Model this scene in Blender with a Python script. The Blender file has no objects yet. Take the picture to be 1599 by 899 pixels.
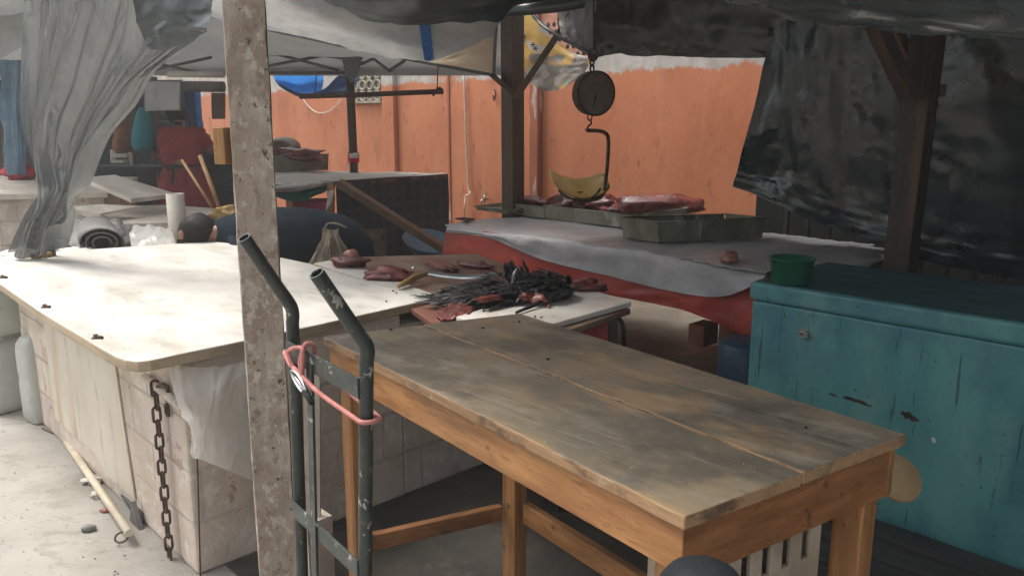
import bpy, bmesh, math, random
from mathutils import Vector, Matrix, noise
random.seed(7)
S = bpy.context.scene
COL = S.collection
R = math.radians

# ------------------------------------------------------------------ camera and the mapping from photo pixels to places
CAMZ, PITCH, F = 1.65, R(11.7), 1250.0
cp, sp = math.cos(PITCH), math.sin(PITCH)
TH = R(-46.4)                                   # the market row runs along L, N points away from the street
LX, NX = Vector((math.cos(TH), math.sin(TH), 0)), Vector((-math.sin(TH), math.cos(TH), 0))
def ray(px, py):
    u, v = (px-799.5)/F, (449.5-py)/F
    return Vector((u, cp+v*sp, -sp+v*cp))
def W(px, py, z):                               # on the level plane z
    r = ray(px, py); t = (z-CAMZ)/r.z
    return Vector((0, 0, CAMZ))+r*t
def D(px, py, d):                               # at distance d in front
    r = ray(px, py); t = d/r.y
    return Vector((0, 0, CAMZ))+r*t
def PN(px, py, n):                              # on the vertical plane N = n
    r = ray(px, py); t = n/r.dot(NX)
    return Vector((0, 0, CAMZ))+r*t
def PL(px, py, l):
    r = ray(px, py); t = l/r.dot(LX)
    return Vector((0, 0, CAMZ))+r*t
def LN(l, n, z): return LX*l+NX*n+Vector((0, 0, z))
def toLN(v): return (v.dot(LX), v.dot(NX), v.z)
V = Vector
UP = V((0, 0, 1))

# ------------------------------------------------------------------ materials
MATS = {}
class NT:
    def __init__(s, name):
        s.m = bpy.data.materials.new(name); s.m.use_nodes = True
        s.t = s.m.node_tree; s.t.nodes.clear()
        s.out = s.n('ShaderNodeOutputMaterial'); s.b = s.n('ShaderNodeBsdfPrincipled')
        s.l(s.b.outputs[0], s.out.inputs[0])
        s.co = s.n('ShaderNodeTexCoord').outputs['Object']
    def n(s, k, **kw):
        o = s.t.nodes.new(k)
        for a, b in kw.items(): setattr(o, a, b)
        return o
    def l(s, a, b): s.t.links.new(a, b)
    def mapped(s, stretch, off=0.0, rot=0.0):
        q = s.n('ShaderNodeMapping'); q.inputs['Scale'].default_value = stretch
        q.inputs['Location'].default_value = (off, off*.7, off*1.3); q.inputs['Rotation'].default_value = (0, 0, rot)
        s.l(s.co, q.inputs[0]); return q.outputs[0]
    def noise(s, scale, stretch=(1, 1, 1), detail=6, rough=.6, off=0.0, dist=0.0, rot=0.0):
        q = s.n('ShaderNodeTexNoise'); q.inputs['Scale'].default_value = scale; q.inputs['Detail'].default_value = detail
        q.inputs['Roughness'].default_value = rough; q.inputs['Distortion'].default_value = dist
        s.l(s.mapped(stretch, off, rot), q.inputs['Vector']); return q.outputs[0]
    def ramp(s, x, lo, hi, a=0.0, b=1.0):
        q = s.n('ShaderNodeMapRange'); q.interpolation_type = 'SMOOTHSTEP'
        for i, v in zip((1, 2, 3, 4), (lo, hi, a, b)): q.inputs[i].default_value = v
        s.l(x, q.inputs[0]); return q.outputs[0]
    def math(s, op, a, b=None):
        q = s.n('ShaderNodeMath', operation=op)
        for i, v in enumerate((a, b)):
            if v is None: continue
            if isinstance(v, (int, float)): q.inputs[i].default_value = v
            else: s.l(v, q.inputs[i])
        return q.outputs[0]
    def mix(s, fac, a, b):
        q = s.n('ShaderNodeMix', data_type='RGBA')
        for i, v in ((0, fac), (6, a), (7, b)):
            if isinstance(v, (int, float)): q.inputs[i].default_value = v
            elif isinstance(v, tuple): q.inputs[i].default_value = (*v[:3], 1)
            else: s.l(v, q.inputs[i])
        return q.outputs[2]
    def bump(s, h, strength, dist=.01, prev=None):
        q = s.n('ShaderNodeBump'); q.inputs['Strength'].default_value = strength; q.inputs['Distance'].default_value = dist
        s.l(h, q.inputs['Height'])
        if prev is not None: s.l(prev, q.inputs['Normal'])
        return q.outputs[0]
    def xyz(s):
        q = s.n('ShaderNodeSeparateXYZ'); s.l(s.co, q.inputs[0]); return q.outputs

def mat(name, base, alt=None, scale=4, stretch=(1, 1, 1), lo=.35, hi=.65, rough=.6, rvar=.12, bump=.25, bscale=40, bstretch=None, bdist=.006,
        spots=(), metal=0.0, spec=.5, trans=0.0, translucent=0.0, coat=0.0, detail=7, crumple=None, fn=None, sheen=0, ior=1.5, clear=0):
    if name in MATS: return MATS[name]
    t = NT(name); b = t.b
    c = base
    n0 = t.noise(scale, stretch, detail)
    if alt is not None: c = t.mix(t.ramp(n0, lo, hi), base, alt)
    for i, sdef in enumerate(spots):           # (colour, scale, lo, hi, stretch, amount)
        col, sc, l0, h0, st, am = sdef
        f = t.ramp(t.noise(sc, st, 5, .66, off=3.1*(i+1)), l0-.045, h0-.055, 0, am)
        c = t.mix(f, c, col)
    if fn: c = fn(t, c) or c
    if isinstance(c, tuple): b.inputs['Base Color'].default_value = (*c, 1)
    else: t.l(c, b.inputs['Base Color'])
    r = t.ramp(t.noise(scale*2.3, stretch, 5, off=9), .3, .7, max(.02, rough-rvar), min(1, rough+rvar))
    t.l(r, b.inputs['Roughness'])
    b.inputs['Metallic'].default_value = metal; b.inputs['Specular IOR Level'].default_value = spec
    b.inputs['Coat Weight'].default_value = coat; b.inputs['IOR'].default_value = ior
    if trans: b.inputs['Transmission Weight'].default_value = trans
    if sheen: b.inputs['Sheen Weight'].default_value = sheen
    nr = None
    if crumple:                                # creased film
        cs, cst, cd = crumple
        h = t.noise(cs, cst, 4, .55, off=4, dist=.8); h = t.math('ABSOLUTE', t.math('SUBTRACT', h, .5))
        nr = t.bump(h, 1.0, cd)
    if bump: nr = t.bump(t.noise(bscale, bstretch or stretch, 6, .65, off=6), bump, bdist, nr)
    if getattr(t, 'extra_bump', None) is not None: nr = t.bump(t.extra_bump, .4, .006, nr)
    if nr is not None: t.l(nr, b.inputs['Normal'])
    if translucent:
        q = t.n('ShaderNodeBsdfTranslucent'); mx = t.n('ShaderNodeMixShader'); mx.inputs[0].default_value = translucent
        if isinstance(c, tuple): q.inputs[0].default_value = (*c, 1)
        else: t.l(c, q.inputs[0])
        if nr is not None: t.l(nr, q.inputs['Normal'])
        t.l(b.outputs[0], mx.inputs[1]); t.l(q.outputs[0], mx.inputs[2]); t.l(mx.outputs[0], t.out.inputs[0])
    if clear:                                  # thin film: some of what is behind shows through
        q = t.n('ShaderNodeBsdfTransparent'); mx2 = t.n('ShaderNodeMixShader'); mx2.inputs[0].default_value = clear
        t.l(t.out.inputs[0].links[0].from_socket, mx2.inputs[1]); t.l(q.outputs[0], mx2.inputs[2]); t.l(mx2.outputs[0], t.out.inputs[0])
    MATS[name] = t.m
    return t.m

def wallpaint(t, c):                           # orange paint that stops in a ragged line, bare limewash above
    z = t.xyz()[2]
    wob = t.noise(3.0, (1.2, 1.2, .5), 8, .75, off=2)
    f = t.ramp(t.math('ADD', z, t.math('MULTIPLY', t.math('SUBTRACT', wob, .5), .34)), 2.09, 2.13)
    patch = t.ramp(t.noise(1.1, (1, 1, 1), 4, .5, off=15), .33, .43)
    f = t.math('MULTIPLY', f, patch)
    white = t.mix(t.ramp(t.noise(6, (1, 1, 1), 6), .3, .7), (.55, .53, .48), (.38, .35, .31))
    return t.mix(f, c, white)
def blocks(t, c):
    x = t.xyz(); q = t.n('ShaderNodeCombineXYZ'); t.l(t.math('ADD', x[0], x[1]), q.inputs[0]); t.l(x[2], q.inputs[1])
    br = t.n('ShaderNodeTexBrick'); t.l(q.outputs[0], br.inputs[0])
    br.inputs['Scale'].default_value = 1.0; br.inputs['Brick Width'].default_value = .40; br.inputs['Row Height'].default_value = .205
    br.inputs['Mortar Size'].default_value = .009; br.inputs['Mortar Smooth'].default_value = .5
    br.inputs['Color1'].default_value = (0, 0, 0, 1); br.inputs['Color2'].default_value = (1, 1, 1, 1); br.inputs['Mortar'].default_value = (.5, .5, .5, 1)
    c = t.mix(t.math('MULTIPLY', br.outputs[0], .35), c, (.50, .44, .40))
    c = t.mix(t.math('MULTIPLY', br.outputs['Fac'], t.ramp(t.noise(3, (1, 1, 1), 5, off=21), .35, .65, .1, .6)), c, (.26, .22, .18))
    t.extra_bump = t.math('SUBTRACT', 1.0, br.outputs['Fac'])
    return c
def checks(t, c):
    x = t.xyz()
    fx = t.math('GREATER_THAN', t.math('FRACT', t.math('MULTIPLY', t.math('ADD', x[0], x[1]), 9)), .62)
    fz = t.math('GREATER_THAN', t.math('FRACT', t.math('MULTIPLY', x[2], 9)), .62)
    c = t.mix(t.math('MULTIPLY', fx, .5), c, (.045, .05, .055)); return t.mix(t.math('MULTIPLY', fz, .5), c, (.05, .045, .055))
def grooves(t, c):                             # combed concrete of the street
    x = t.xyz()
    w = t.n('ShaderNodeTexWave'); w.inputs['Scale'].default_value = 16.0; w.inputs['Distortion'].default_value = 3; w.inputs['Detail'].default_value = 4; w.inputs['Detail Scale'].default_value = 1.4
    t.l(t.mapped((1, 1, 1), 0, R(-62)), w.inputs[0])
    m = t.ramp(t.noise(.75, (1, 1, 1), 3, off=5), .42, .6)
    g = t.math('MULTIPLY', t.ramp(w.outputs[1], .60, .95), m)
    g = t.math('MULTIPLY', g, t.ramp(t.noise(5, (1, 1, 1), 4, off=8), .45, .6))
    t.extra_bump = t.math('SUBTRACT', 1.0, g)
    return t.mix(t.math('MULTIPLY', g, .18), c, (.20, .18, .155))
def print_banner(t, c):
    f = t.ramp(t.noise(3.2, (1, 1, 1.6), 1, off=4), .48, .53); c = t.mix(f, c, (.55, .36, .10))
    g = t.ramp(t.noise(4.2, (1, 1, 1.4), 1, off=11), .55, .60); return t.mix(g, c, (.42, .40, .36))

M = {}
def mk():
    m = M
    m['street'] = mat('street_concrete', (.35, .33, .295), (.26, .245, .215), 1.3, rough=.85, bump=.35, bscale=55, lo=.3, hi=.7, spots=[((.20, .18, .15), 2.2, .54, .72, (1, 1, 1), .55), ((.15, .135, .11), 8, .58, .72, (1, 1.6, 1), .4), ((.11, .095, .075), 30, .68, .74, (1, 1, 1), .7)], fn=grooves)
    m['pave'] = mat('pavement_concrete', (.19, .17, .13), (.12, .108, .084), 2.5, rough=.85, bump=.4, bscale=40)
    m['floor'] = mat('dark_floor', (.075, .066, .052), (.04, .036, .03), 2.5, rough=.7, bump=.4, bscale=40, spots=[((.14, .12, .09), 5, .58, .75, (1, 1, 1), .6)])
    m['orange'] = mat('orange_plaster', (.56, .205, .098), (.48, .162, .072), 1.6, (1, 1, .5), rough=.75, bump=.35, bscale=18, bdist=.012, spots=[((.56, .27, .16), 4, .58, .76, (1.6, 1.6, .2), .32), ((.27, .085, .04), 3.5, .58, .74, (1, 1, .5), .5), ((.22, .075, .04), 9, .66, .74, (1, 1, .6), .6), ((.62, .44, .33), 26, .72, .76, (1, 1, .5), .5)], fn=wallpaint)
    m['pilaster'] = mat('pilaster_paint', (.35, .115, .055), (.26, .085, .045), 2.5, (1, 1, .4), rough=.8, bump=.4, bscale=20, spots=[((.50, .42, .38), 4, .60, .68, (2, 2, .5), .8)])
    m['limeblock'] = mat('openwork_block', (.42, .38, .30), (.28, .25, .19), 8, rough=.9)
    m['flapbrown'] = mat('faded_brown_cloth', (.17, .115, .10), None, rough=.9)
    m['pinkblock'] = mat('perforated_block', (.50, .25, .18), (.40, .18, .12), 8, rough=.9)
    m['hole_shade'] = mat('painted_hole_shade', (.03, .02, .018), None, rough=.9, bump=0)
    m['post'] = mat('cement_splashed_timber', (.32, .262, .21), (.24, .187, .145), 6.0, (1, 1, .8), rough=.9, bump=.9, bscale=26, bdist=.02, spots=[((.42, .37, .305), 9, .52, .68, (1.3, 1.3, .8), .6), ((.50, .45, .37), 30, .58, .66, (1, 1, .8), .6), ((.16, .115, .085), 16, .60, .70, (1, 1, .7), .6), ((.045, .034, .026), 30, .68, .73, (1, 1, 1), .9)])
    m['ctop'] = mat('white_painted_board', (.60, .585, .54), (.49, .47, .42), 2.2, (1, 1.6, 1), rough=.55, bump=.15, bscale=30, spots=[((.27, .24, .18), 3.4, .55, .76, (.6, 1.7, 1), .5), ((.20, .165, .11), 12, .63, .75, (.7, 1.6, 1), .35), ((.11, .08, .05), 46, .74, .79, (1, 1, 1), .6)])
    m['cedge'] = mat('raw_board', (.42, .34, .235), (.30, .235, .155), 6, (.4, 1, 3), rough=.7)
    m['block'] = mat('limewashed_blocks', (.72, .63, .54), (.55, .46, .38), 2.2, rough=.9, bump=.9, bscale=22, bdist=.012, spots=[((.30, .24, .17), 2.2, .55, .76, (1.2, 1.2, .6), .7), ((.40, .34, .20), 1.4, .60, .74, (1, 1, .5), .5), ((.82, .78, .70), 7, .58, .70, (1, 1, 1), .5), ((.20, .045, .03), 4.2, .70, .74, (1, 1, 1.4), .5), ((.10, .075, .055), 55, .70, .75, (1, 1, 1), .7)], fn=blocks)
    m['panel'] = mat('rust_streaked_sheet', (.68, .63, .54), (.60, .54, .44), 2, rough=.5, bump=.12, bscale=12, spots=[((.45, .27, .12), 2.4, .56, .75, (2.4, 2.4, .28), .6), ((.36, .30, .22), 7, .62, .75, (2, 2, .3), .5)])
    m['top'] = mat('worn_table_boards', (.275, .215, .14), (.15, .138, .108), 2.6, (.85, 1.15, 1), rough=.42, rvar=.14, bump=.22, bscale=9, bstretch=(1.2, 14, 6), bdist=.003, spots=[((.42, .27, .13), 3.0, .57, .70, (.5, 1.6, 1), .65), ((.37, .33, .26), 7, .56, .74, (.8, 1.2, 1), .5), ((.075, .076, .066), 3.6, .52, .70, (.9, 1.1, 1), .65), ((.44, .40, .33), 26, .62, .70, (.14, 1.8, 1), .3), ((.05, .045, .04), 30, .64, .71, (.14, 1.6, 1), .35), ((.52, .50, .45), 60, .72, .77, (1, 1, 1), .7), ((.03, .027, .022), 34, .72, .76, (.8, 1.3, 1), .8)])
    m['topedge'] = mat('worn_board_edge', (.40, .25, .13), (.27, .16, .085), 7, (.5, 2, 4), rough=.6, bump=.4, bscale=20, spots=[((.10, .06, .035), 9, .56, .70, (.9, 1, 1.6), .8), ((.45, .38, .28), 12, .62, .74, (1, 1, 1), .6)])
    def wood(nm, a, b, st, sp=()):
        return mat(nm, a, b, 5, st, rough=.5, rvar=.1, bump=.35, bscale=14, bstretch=tuple(k*2.2 for k in st), bdist=.004, detail=9, lo=.3, hi=.72, spots=[((.15, .07, .028), 3, .54, .74, tuple(.4*k for k in st), .55), ((.10, .04, .015), 5, .65, .72, (1.5, 1.5, 1.5), .8), (tuple(k*.5 for k in b), 9, .58, .74, tuple(2*k for k in st), .6)]+list(sp))
    m['pine_x'] = wood('varnished_pine_along', (.47, .235, .088), (.28, .118, .038), (.45, 6, 6))
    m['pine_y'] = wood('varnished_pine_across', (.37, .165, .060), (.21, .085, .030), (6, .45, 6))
    m['pine_z'] = wood('varnished_pine_upright', (.47, .235, .088), (.28, .118, .038), (6, 6, .45))
    m['dark_z'] = wood('dark_timber_upright', (.085, .055, .036), (.045, .029, .02), (6, 6, .5))
    m['black_z'] = wood('near_black_timber', (.034, .024, .017), (.020, .015, .011), (6, 6, .5))  # the dark upright timber again, in a near-black tone
    m['dark_x'] = wood('dark_timber', (.12, .075, .045), (.065, .04, .026), (3, 3, 3))
    m['tan_z'] = wood('tan_timber', (.40, .22, .08), (.27, .13, .045), (6, 6, .5))
    m['plank'] = wood('weathered_plank', (.15, .085, .04), (.08, .045, .022), (3, 3, 3))
    m['ply'] = mat('stained_plywood', (.24, .165, .105), (.15, .10, .065), 3, (.5, 1.4, 1), rough=.5, spots=[((.17, .045, .03), 2.4, .50, .66, (.8, 1, 1), .75)])
    m['white_ply'] = mat('grey_white_boards', (.60, .56, .48), (.44, .40, .33), 3, (.5, 1.5, 1), rough=.7, spots=[((.25, .21, .16), 6, .62, .78, (.5, 1.5, 1), .6)])
    m['cutting'] = mat('white_cutting_board', (.72, .69, .63), (.58, .54, .48), 4, rough=.4, bump=.08, spots=[((.35, .12, .09), 7, .64, .74, (1, 1, 1), .5)])
    m['teal'] = mat('teal_painted_wood', (.10, .30, .29), (.055, .215, .225), 2.4, (1.2, 1.2, .5), rough=.55, rvar=.12, bump=.3, bscale=20, bstretch=(3, 3, .5), bdist=.006, spots=[((.020, .10, .16), 1.5, .50, .68, (1, 1, .8), .6), ((.16, .30, .28), 5, .55, .76, (1, 1, .45), .5), ((.014, .045, .05), 12, .675, .72, (3, 3, .22), .75), ((.014, .022, .022), 34, .70, .74, (1, 1, 1), .9), ((.028, .040, .036), 2.2, .66, .80, (1, 1, .5), .7)])
    m['teal_shaded'] = mat('teal_lid_shade', (.014, .078, .085), (.008, .05, .058), 2.4, (.6, 1.2, 1), rough=.65, rvar=.1, bump=.2, bscale=20, spots=[((.03, .09, .09), 7, .62, .78, (.5, 1.2, 1), .5)])
    m['trolley'] = mat('chipped_green_black_paint', (.022, .031, .029), (.036, .046, .042), 9, rough=.38, rvar=.1, bump=.2, bscale=90, bdist=.002, spots=[((.38, .37, .33), 38, .655, .69, (1, 1, .7), .8), ((.10, .075, .05), 20, .66, .72, (1, 1, 1), .7)], spec=.5)
    m['steel'] = mat('galvanised_steel', (.42, .43, .42), (.26, .27, .26), 14, rough=.35, metal=.9, bump=.1)
    m['chrome'] = mat('shiny_clip_steel', (.7, .7, .7), None, rough=.15, rvar=.05, metal=1, bump=0)
    m['rust'] = mat('rusty_iron', (.115, .070, .045), (.06, .04, .03), 30, rough=.75, metal=.3, bump=.4, bscale=120, bdist=.002)
    m['bungee'] = mat('faded_red_cord', (.50, .20, .18), (.36, .12, .11), 40, rough=.75, bump=.4, bscale=300, bdist=.001)
    m['black'] = mat('black_polythene', (.008, .019, .024), (.014, .029, .035), 2, rough=.30, rvar=.08, bump=.05, bscale=20, crumple=(7, (1, .8, 1), .0035), ior=1.7)
    m['roofblack'] = mat('sagging_roof_film', (.024, .034, .035), (.040, .050, .049), 1.5, ior=1.8, rough=.45, rvar=.1, bump=.1, bscale=20, crumple=(3, (1, 1, 1), .008), translucent=.04)
    m['roofgrey'] = mat('grey_roof_film', (.15, .16, .162), (.08, .09, .093), 2, ior=2.3, rough=.26, rvar=.1, bump=.1, crumple=(5, (1, 1, 1), .01), translucent=.05)
    m['brownfilm'] = mat('brown_black_roof_film', (.058, .046, .038), (.030, .037, .036), 1.6, ior=1.7, rough=.42, bump=.1, crumple=(4, (1, 1, .5), .01), translucent=.08)
    m['drape'] = mat('grey_plastic_sheet', (.15, .165, .165), (.065, .078, .078), 1.6, (1.8, 1.8, .2), rough=.15, rvar=.05, bump=.04, bscale=9, bstretch=(2.2, 2.2, .35), crumple=(8, (1.5, 1.5, .34), .016), translucent=.24, ior=2.4, clear=.09)
    m['silver'] = mat('silver_tarpaulin', (.50, .49, .46), (.34, .35, .355), 2.2, rough=.45, bump=.1, crumple=(3, (1, 1, 1), .01), translucent=.32)
    m['beige'] = mat('beige_tarpaulin', (.55, .46, .34), (.45, .37, .27), 3, rough=.6, translucent=.45)
    m['bluetarp'] = mat('blue_tarpaulin', (.05, .24, .62), (.04, .18, .5), 5, rough=.5, crumple=(6, (1, 1, 1), .02), translucent=.45)
    m['navytarp'] = mat('navy_tarpaulin', (.02, .045, .13), (.015, .03, .09), 5, rough=.6, translucent=.1)
    m['canopy'] = mat('grey_canopy_cloth', (.36, .37, .365), (.29, .30, .295), 1.5, rough=.7, bump=.05, translucent=.16)
    m['frame'] = mat('grey_tent_tube', (.12, .125, .125), None, rough=.5, metal=.2, bump=0)
    m['banner'] = mat('printed_banner', (.25, .235, .21), (.18, .175, .165), 3, rough=.55, bump=.05, translucent=.3, fn=print_banner)
    m['ink'] = mat('black_ink', (.02, .02, .02), None, rough=.6, bump=0)
    m['red'] = mat('red_vinyl_cloth', (.42, .058, .036), (.32, .038, .026), 2.5, rough=.5, rvar=.1, bump=.1, bscale=12, spots=[((.13, .015, .012), 2, .55, .75, (1, 1, 1), .6)])
    m['greyvinyl'] = mat('grey_vinyl_sheet', (.42, .41, .415), (.32, .315, .32), 2.5, rough=.45, rvar=.1, bump=.1, bscale=10, crumple=(3, (1, 1, 1), .015))
    m['tin'] = mat('dull_tin', (.26, .265, .20), (.16, .16, .115), 6, (1, 1, .6), rough=.5, metal=.25, bump=.15, spots=[((.5, .5, .46), 9, .64, .70, (1, 1, .3), .6)])
    m['meat'] = mat('dark_red_meat', (.20, .042, .032), (.085, .019, .015), 7, (1, 1.8, 1), rough=.3, rvar=.1, bump=.6, bscale=22, bdist=.012, spots=[((.34, .17, .13), 9, .62, .74, (1, 3.5, 1), .5), ((.05, .012, .01), 5, .58, .72, (1, 1, 1), .6)], coat=.08)
    m['flesh'] = mat('raw_flesh', (.36, .14, .10), (.24, .07, .05), 9, rough=.35, bump=.5, bscale=30, spots=[((.50, .33, .24), 10, .6, .72, (1, 1, 1), .7)])
    m['fat'] = mat('pale_meat', (.42, .22, .16), (.30, .13, .10), 9, rough=.4, bump=.4)
    m['feather'] = mat('black_feathers', (.008, .0075, .009), (.016, .015, .016), 30, spec=.45, rough=.35, rvar=.12, bump=.3, bscale=100, bdist=.002, spots=[((.10, .075, .05), 14, .68, .74, (1, 1, 1), .6)])
    m['blade'] = mat('worn_blade', (.45, .48, .47), (.28, .31, .31), 8, rough=.35, metal=.8)
    m['horn'] = mat('yellow_wood_handle', (.42, .28, .085), (.26, .16, .05), 12, rough=.45)
    m['yellow'] = mat('yellow_enamel', (.50, .30, .022), (.40, .22, .018), 6, rough=.42, bump=.05, spots=[((.18, .10, .03), 9, .66, .74, (1, 1, 1), .6)])
    m['dial'] = mat('brown_dial', (.30, .24, .20), (.22, .175, .145), 8, rough=.4, bump=.05)
    m['greenplastic'] = mat('green_plastic', (.008, .11, .062), (.006, .085, .05), 8, rough=.4, bump=.05)
    m['crate'] = mat('grubby_white_plastic', (.52, .46, .37), (.36, .30, .22), 6, rough=.5, bump=.1, spots=[((.2, .14, .09), 9, .62, .74, (1, 1, 1), .6)])
    m['jug'] = mat('milky_plastic', (.66, .68, .64), (.58, .60, .55), 4, rough=.35, bump=.05, translucent=.3)
    m['poly'] = mat('clear_white_polythene', (.88, .87, .83), (.82, .80, .75), 3, rough=.25, rvar=.06, bump=.05, crumple=(6, (1, 1, .5), .012), translucent=.55)
    m['pvc'] = mat('cream_pipe', (.62, .56, .43), (.50, .43, .31), 8, rough=.5, bump=.1)
    m['whiteclo'] = mat('white_cloth', (.58, .56, .52), (.47, .45, .41), 5, rough=.85, bump=.3)
    m['greyroll'] = mat('rolled_grey_tarp', (.17, .16, .15), (.11, .105, .10), 4, rough=.6, bump=.2, crumple=(5, (1, 1, 1), .02))
    m['seafoam'] = mat('sea_green_cloth', (.06, .27, .21), (.045, .20, .16), 5, rough=.8, translucent=.1)
    m['check'] = mat('dark_checked_cloth', (.017, .021, .026), None, rough=.85, bump=.1, fn=checks)
    m['pink'] = mat('magenta_plastic', (.36, .03, .085), None, rough=.5, bump=0)
    m['apron'] = mat('dark_red_cotton', (.28, .034, .032), (.20, .022, .022), 6, rough=.9, bump=.3, bscale=60)
    m['navy'] = mat('navy_cotton', (.007, .013, .021), (.011, .018, .028), 6, spec=.15, rough=.95, bump=.3, bscale=60)
    m['beigeclo'] = mat('beige_cotton', (.40, .33, .245), (.30, .245, .18), 8, rough=.9, bump=.4)
    m['skin'] = mat('brown_skin', (.27, .135, .085), (.22, .10, .065), 9, rough=.55, bump=.1)
    m['hair'] = mat('black_hair', (.010, .008, .007), None, spec=.2, rough=.6, bump=.4, bscale=80, bstretch=(1, 1, .2))
    m['tealbag'] = mat('teal_bag_cloth', (.02, .22, .27), (.015, .16, .21), 6, rough=.7, translucent=.1)
    m['brownbag'] = mat('brown_bag_cloth', (.23, .085, .04), (.13, .05, .028), 6, rough=.7)
    m['bluebag'] = mat('pale_blue_bag', (.16, .27, .36), (.11, .19, .27), 6, rough=.5, translucent=.2)
    m['redcloth'] = mat('bright_red_cloth', (.45, .03, .05), None, rough=.8)
    m['darkstuff'] = mat('dark_stall_cloth', (.045, .05, .055), (.025, .028, .032), 3, rough=.85)
    m['rubber'] = mat('dark_grey_vinyl', (.012, .015, .017), (.018, .021, .024), 5, rough=.8, spec=.25, bump=.15, bscale=80)
    m['tanboard'] = mat('tan_fibreboard', (.38, .27, .14), (.28, .19, .09), 6, rough=.6, bump=.2)
    m['stone'] = mat('grey_pebble', (.20, .19, .18), (.14, .13, .12), 20, rough=.8)
    m['paper'] = mat('crumpled_white_paper', (.66, .62, .55), (.52, .48, .42), 12, rough=.9)
    m['iron'] = mat('dark_fence_iron', (.035, .035, .035), (.05, .047, .043), 10, rough=.6, bump=.2)
    m['shade_black'] = mat('shade_black_panel', (.005, .006, .006), (.009, .009, .009), 4, (1, 1, .3), rough=.9)
    m['pallet'] = mat('dark_wet_slats', (.045, .042, .038), (.028, .027, .026), 5, (.5, 2, 1), rough=.7, bump=.4)
    m['facade'] = mat('cream_facade', (.55, .42, .25), (.48, .36, .21), 3, rough=.85)
    m['bluedrum'] = mat('blue_plastic_drum', (.012, .055, .10), None, rough=.45)
mk()

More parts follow.
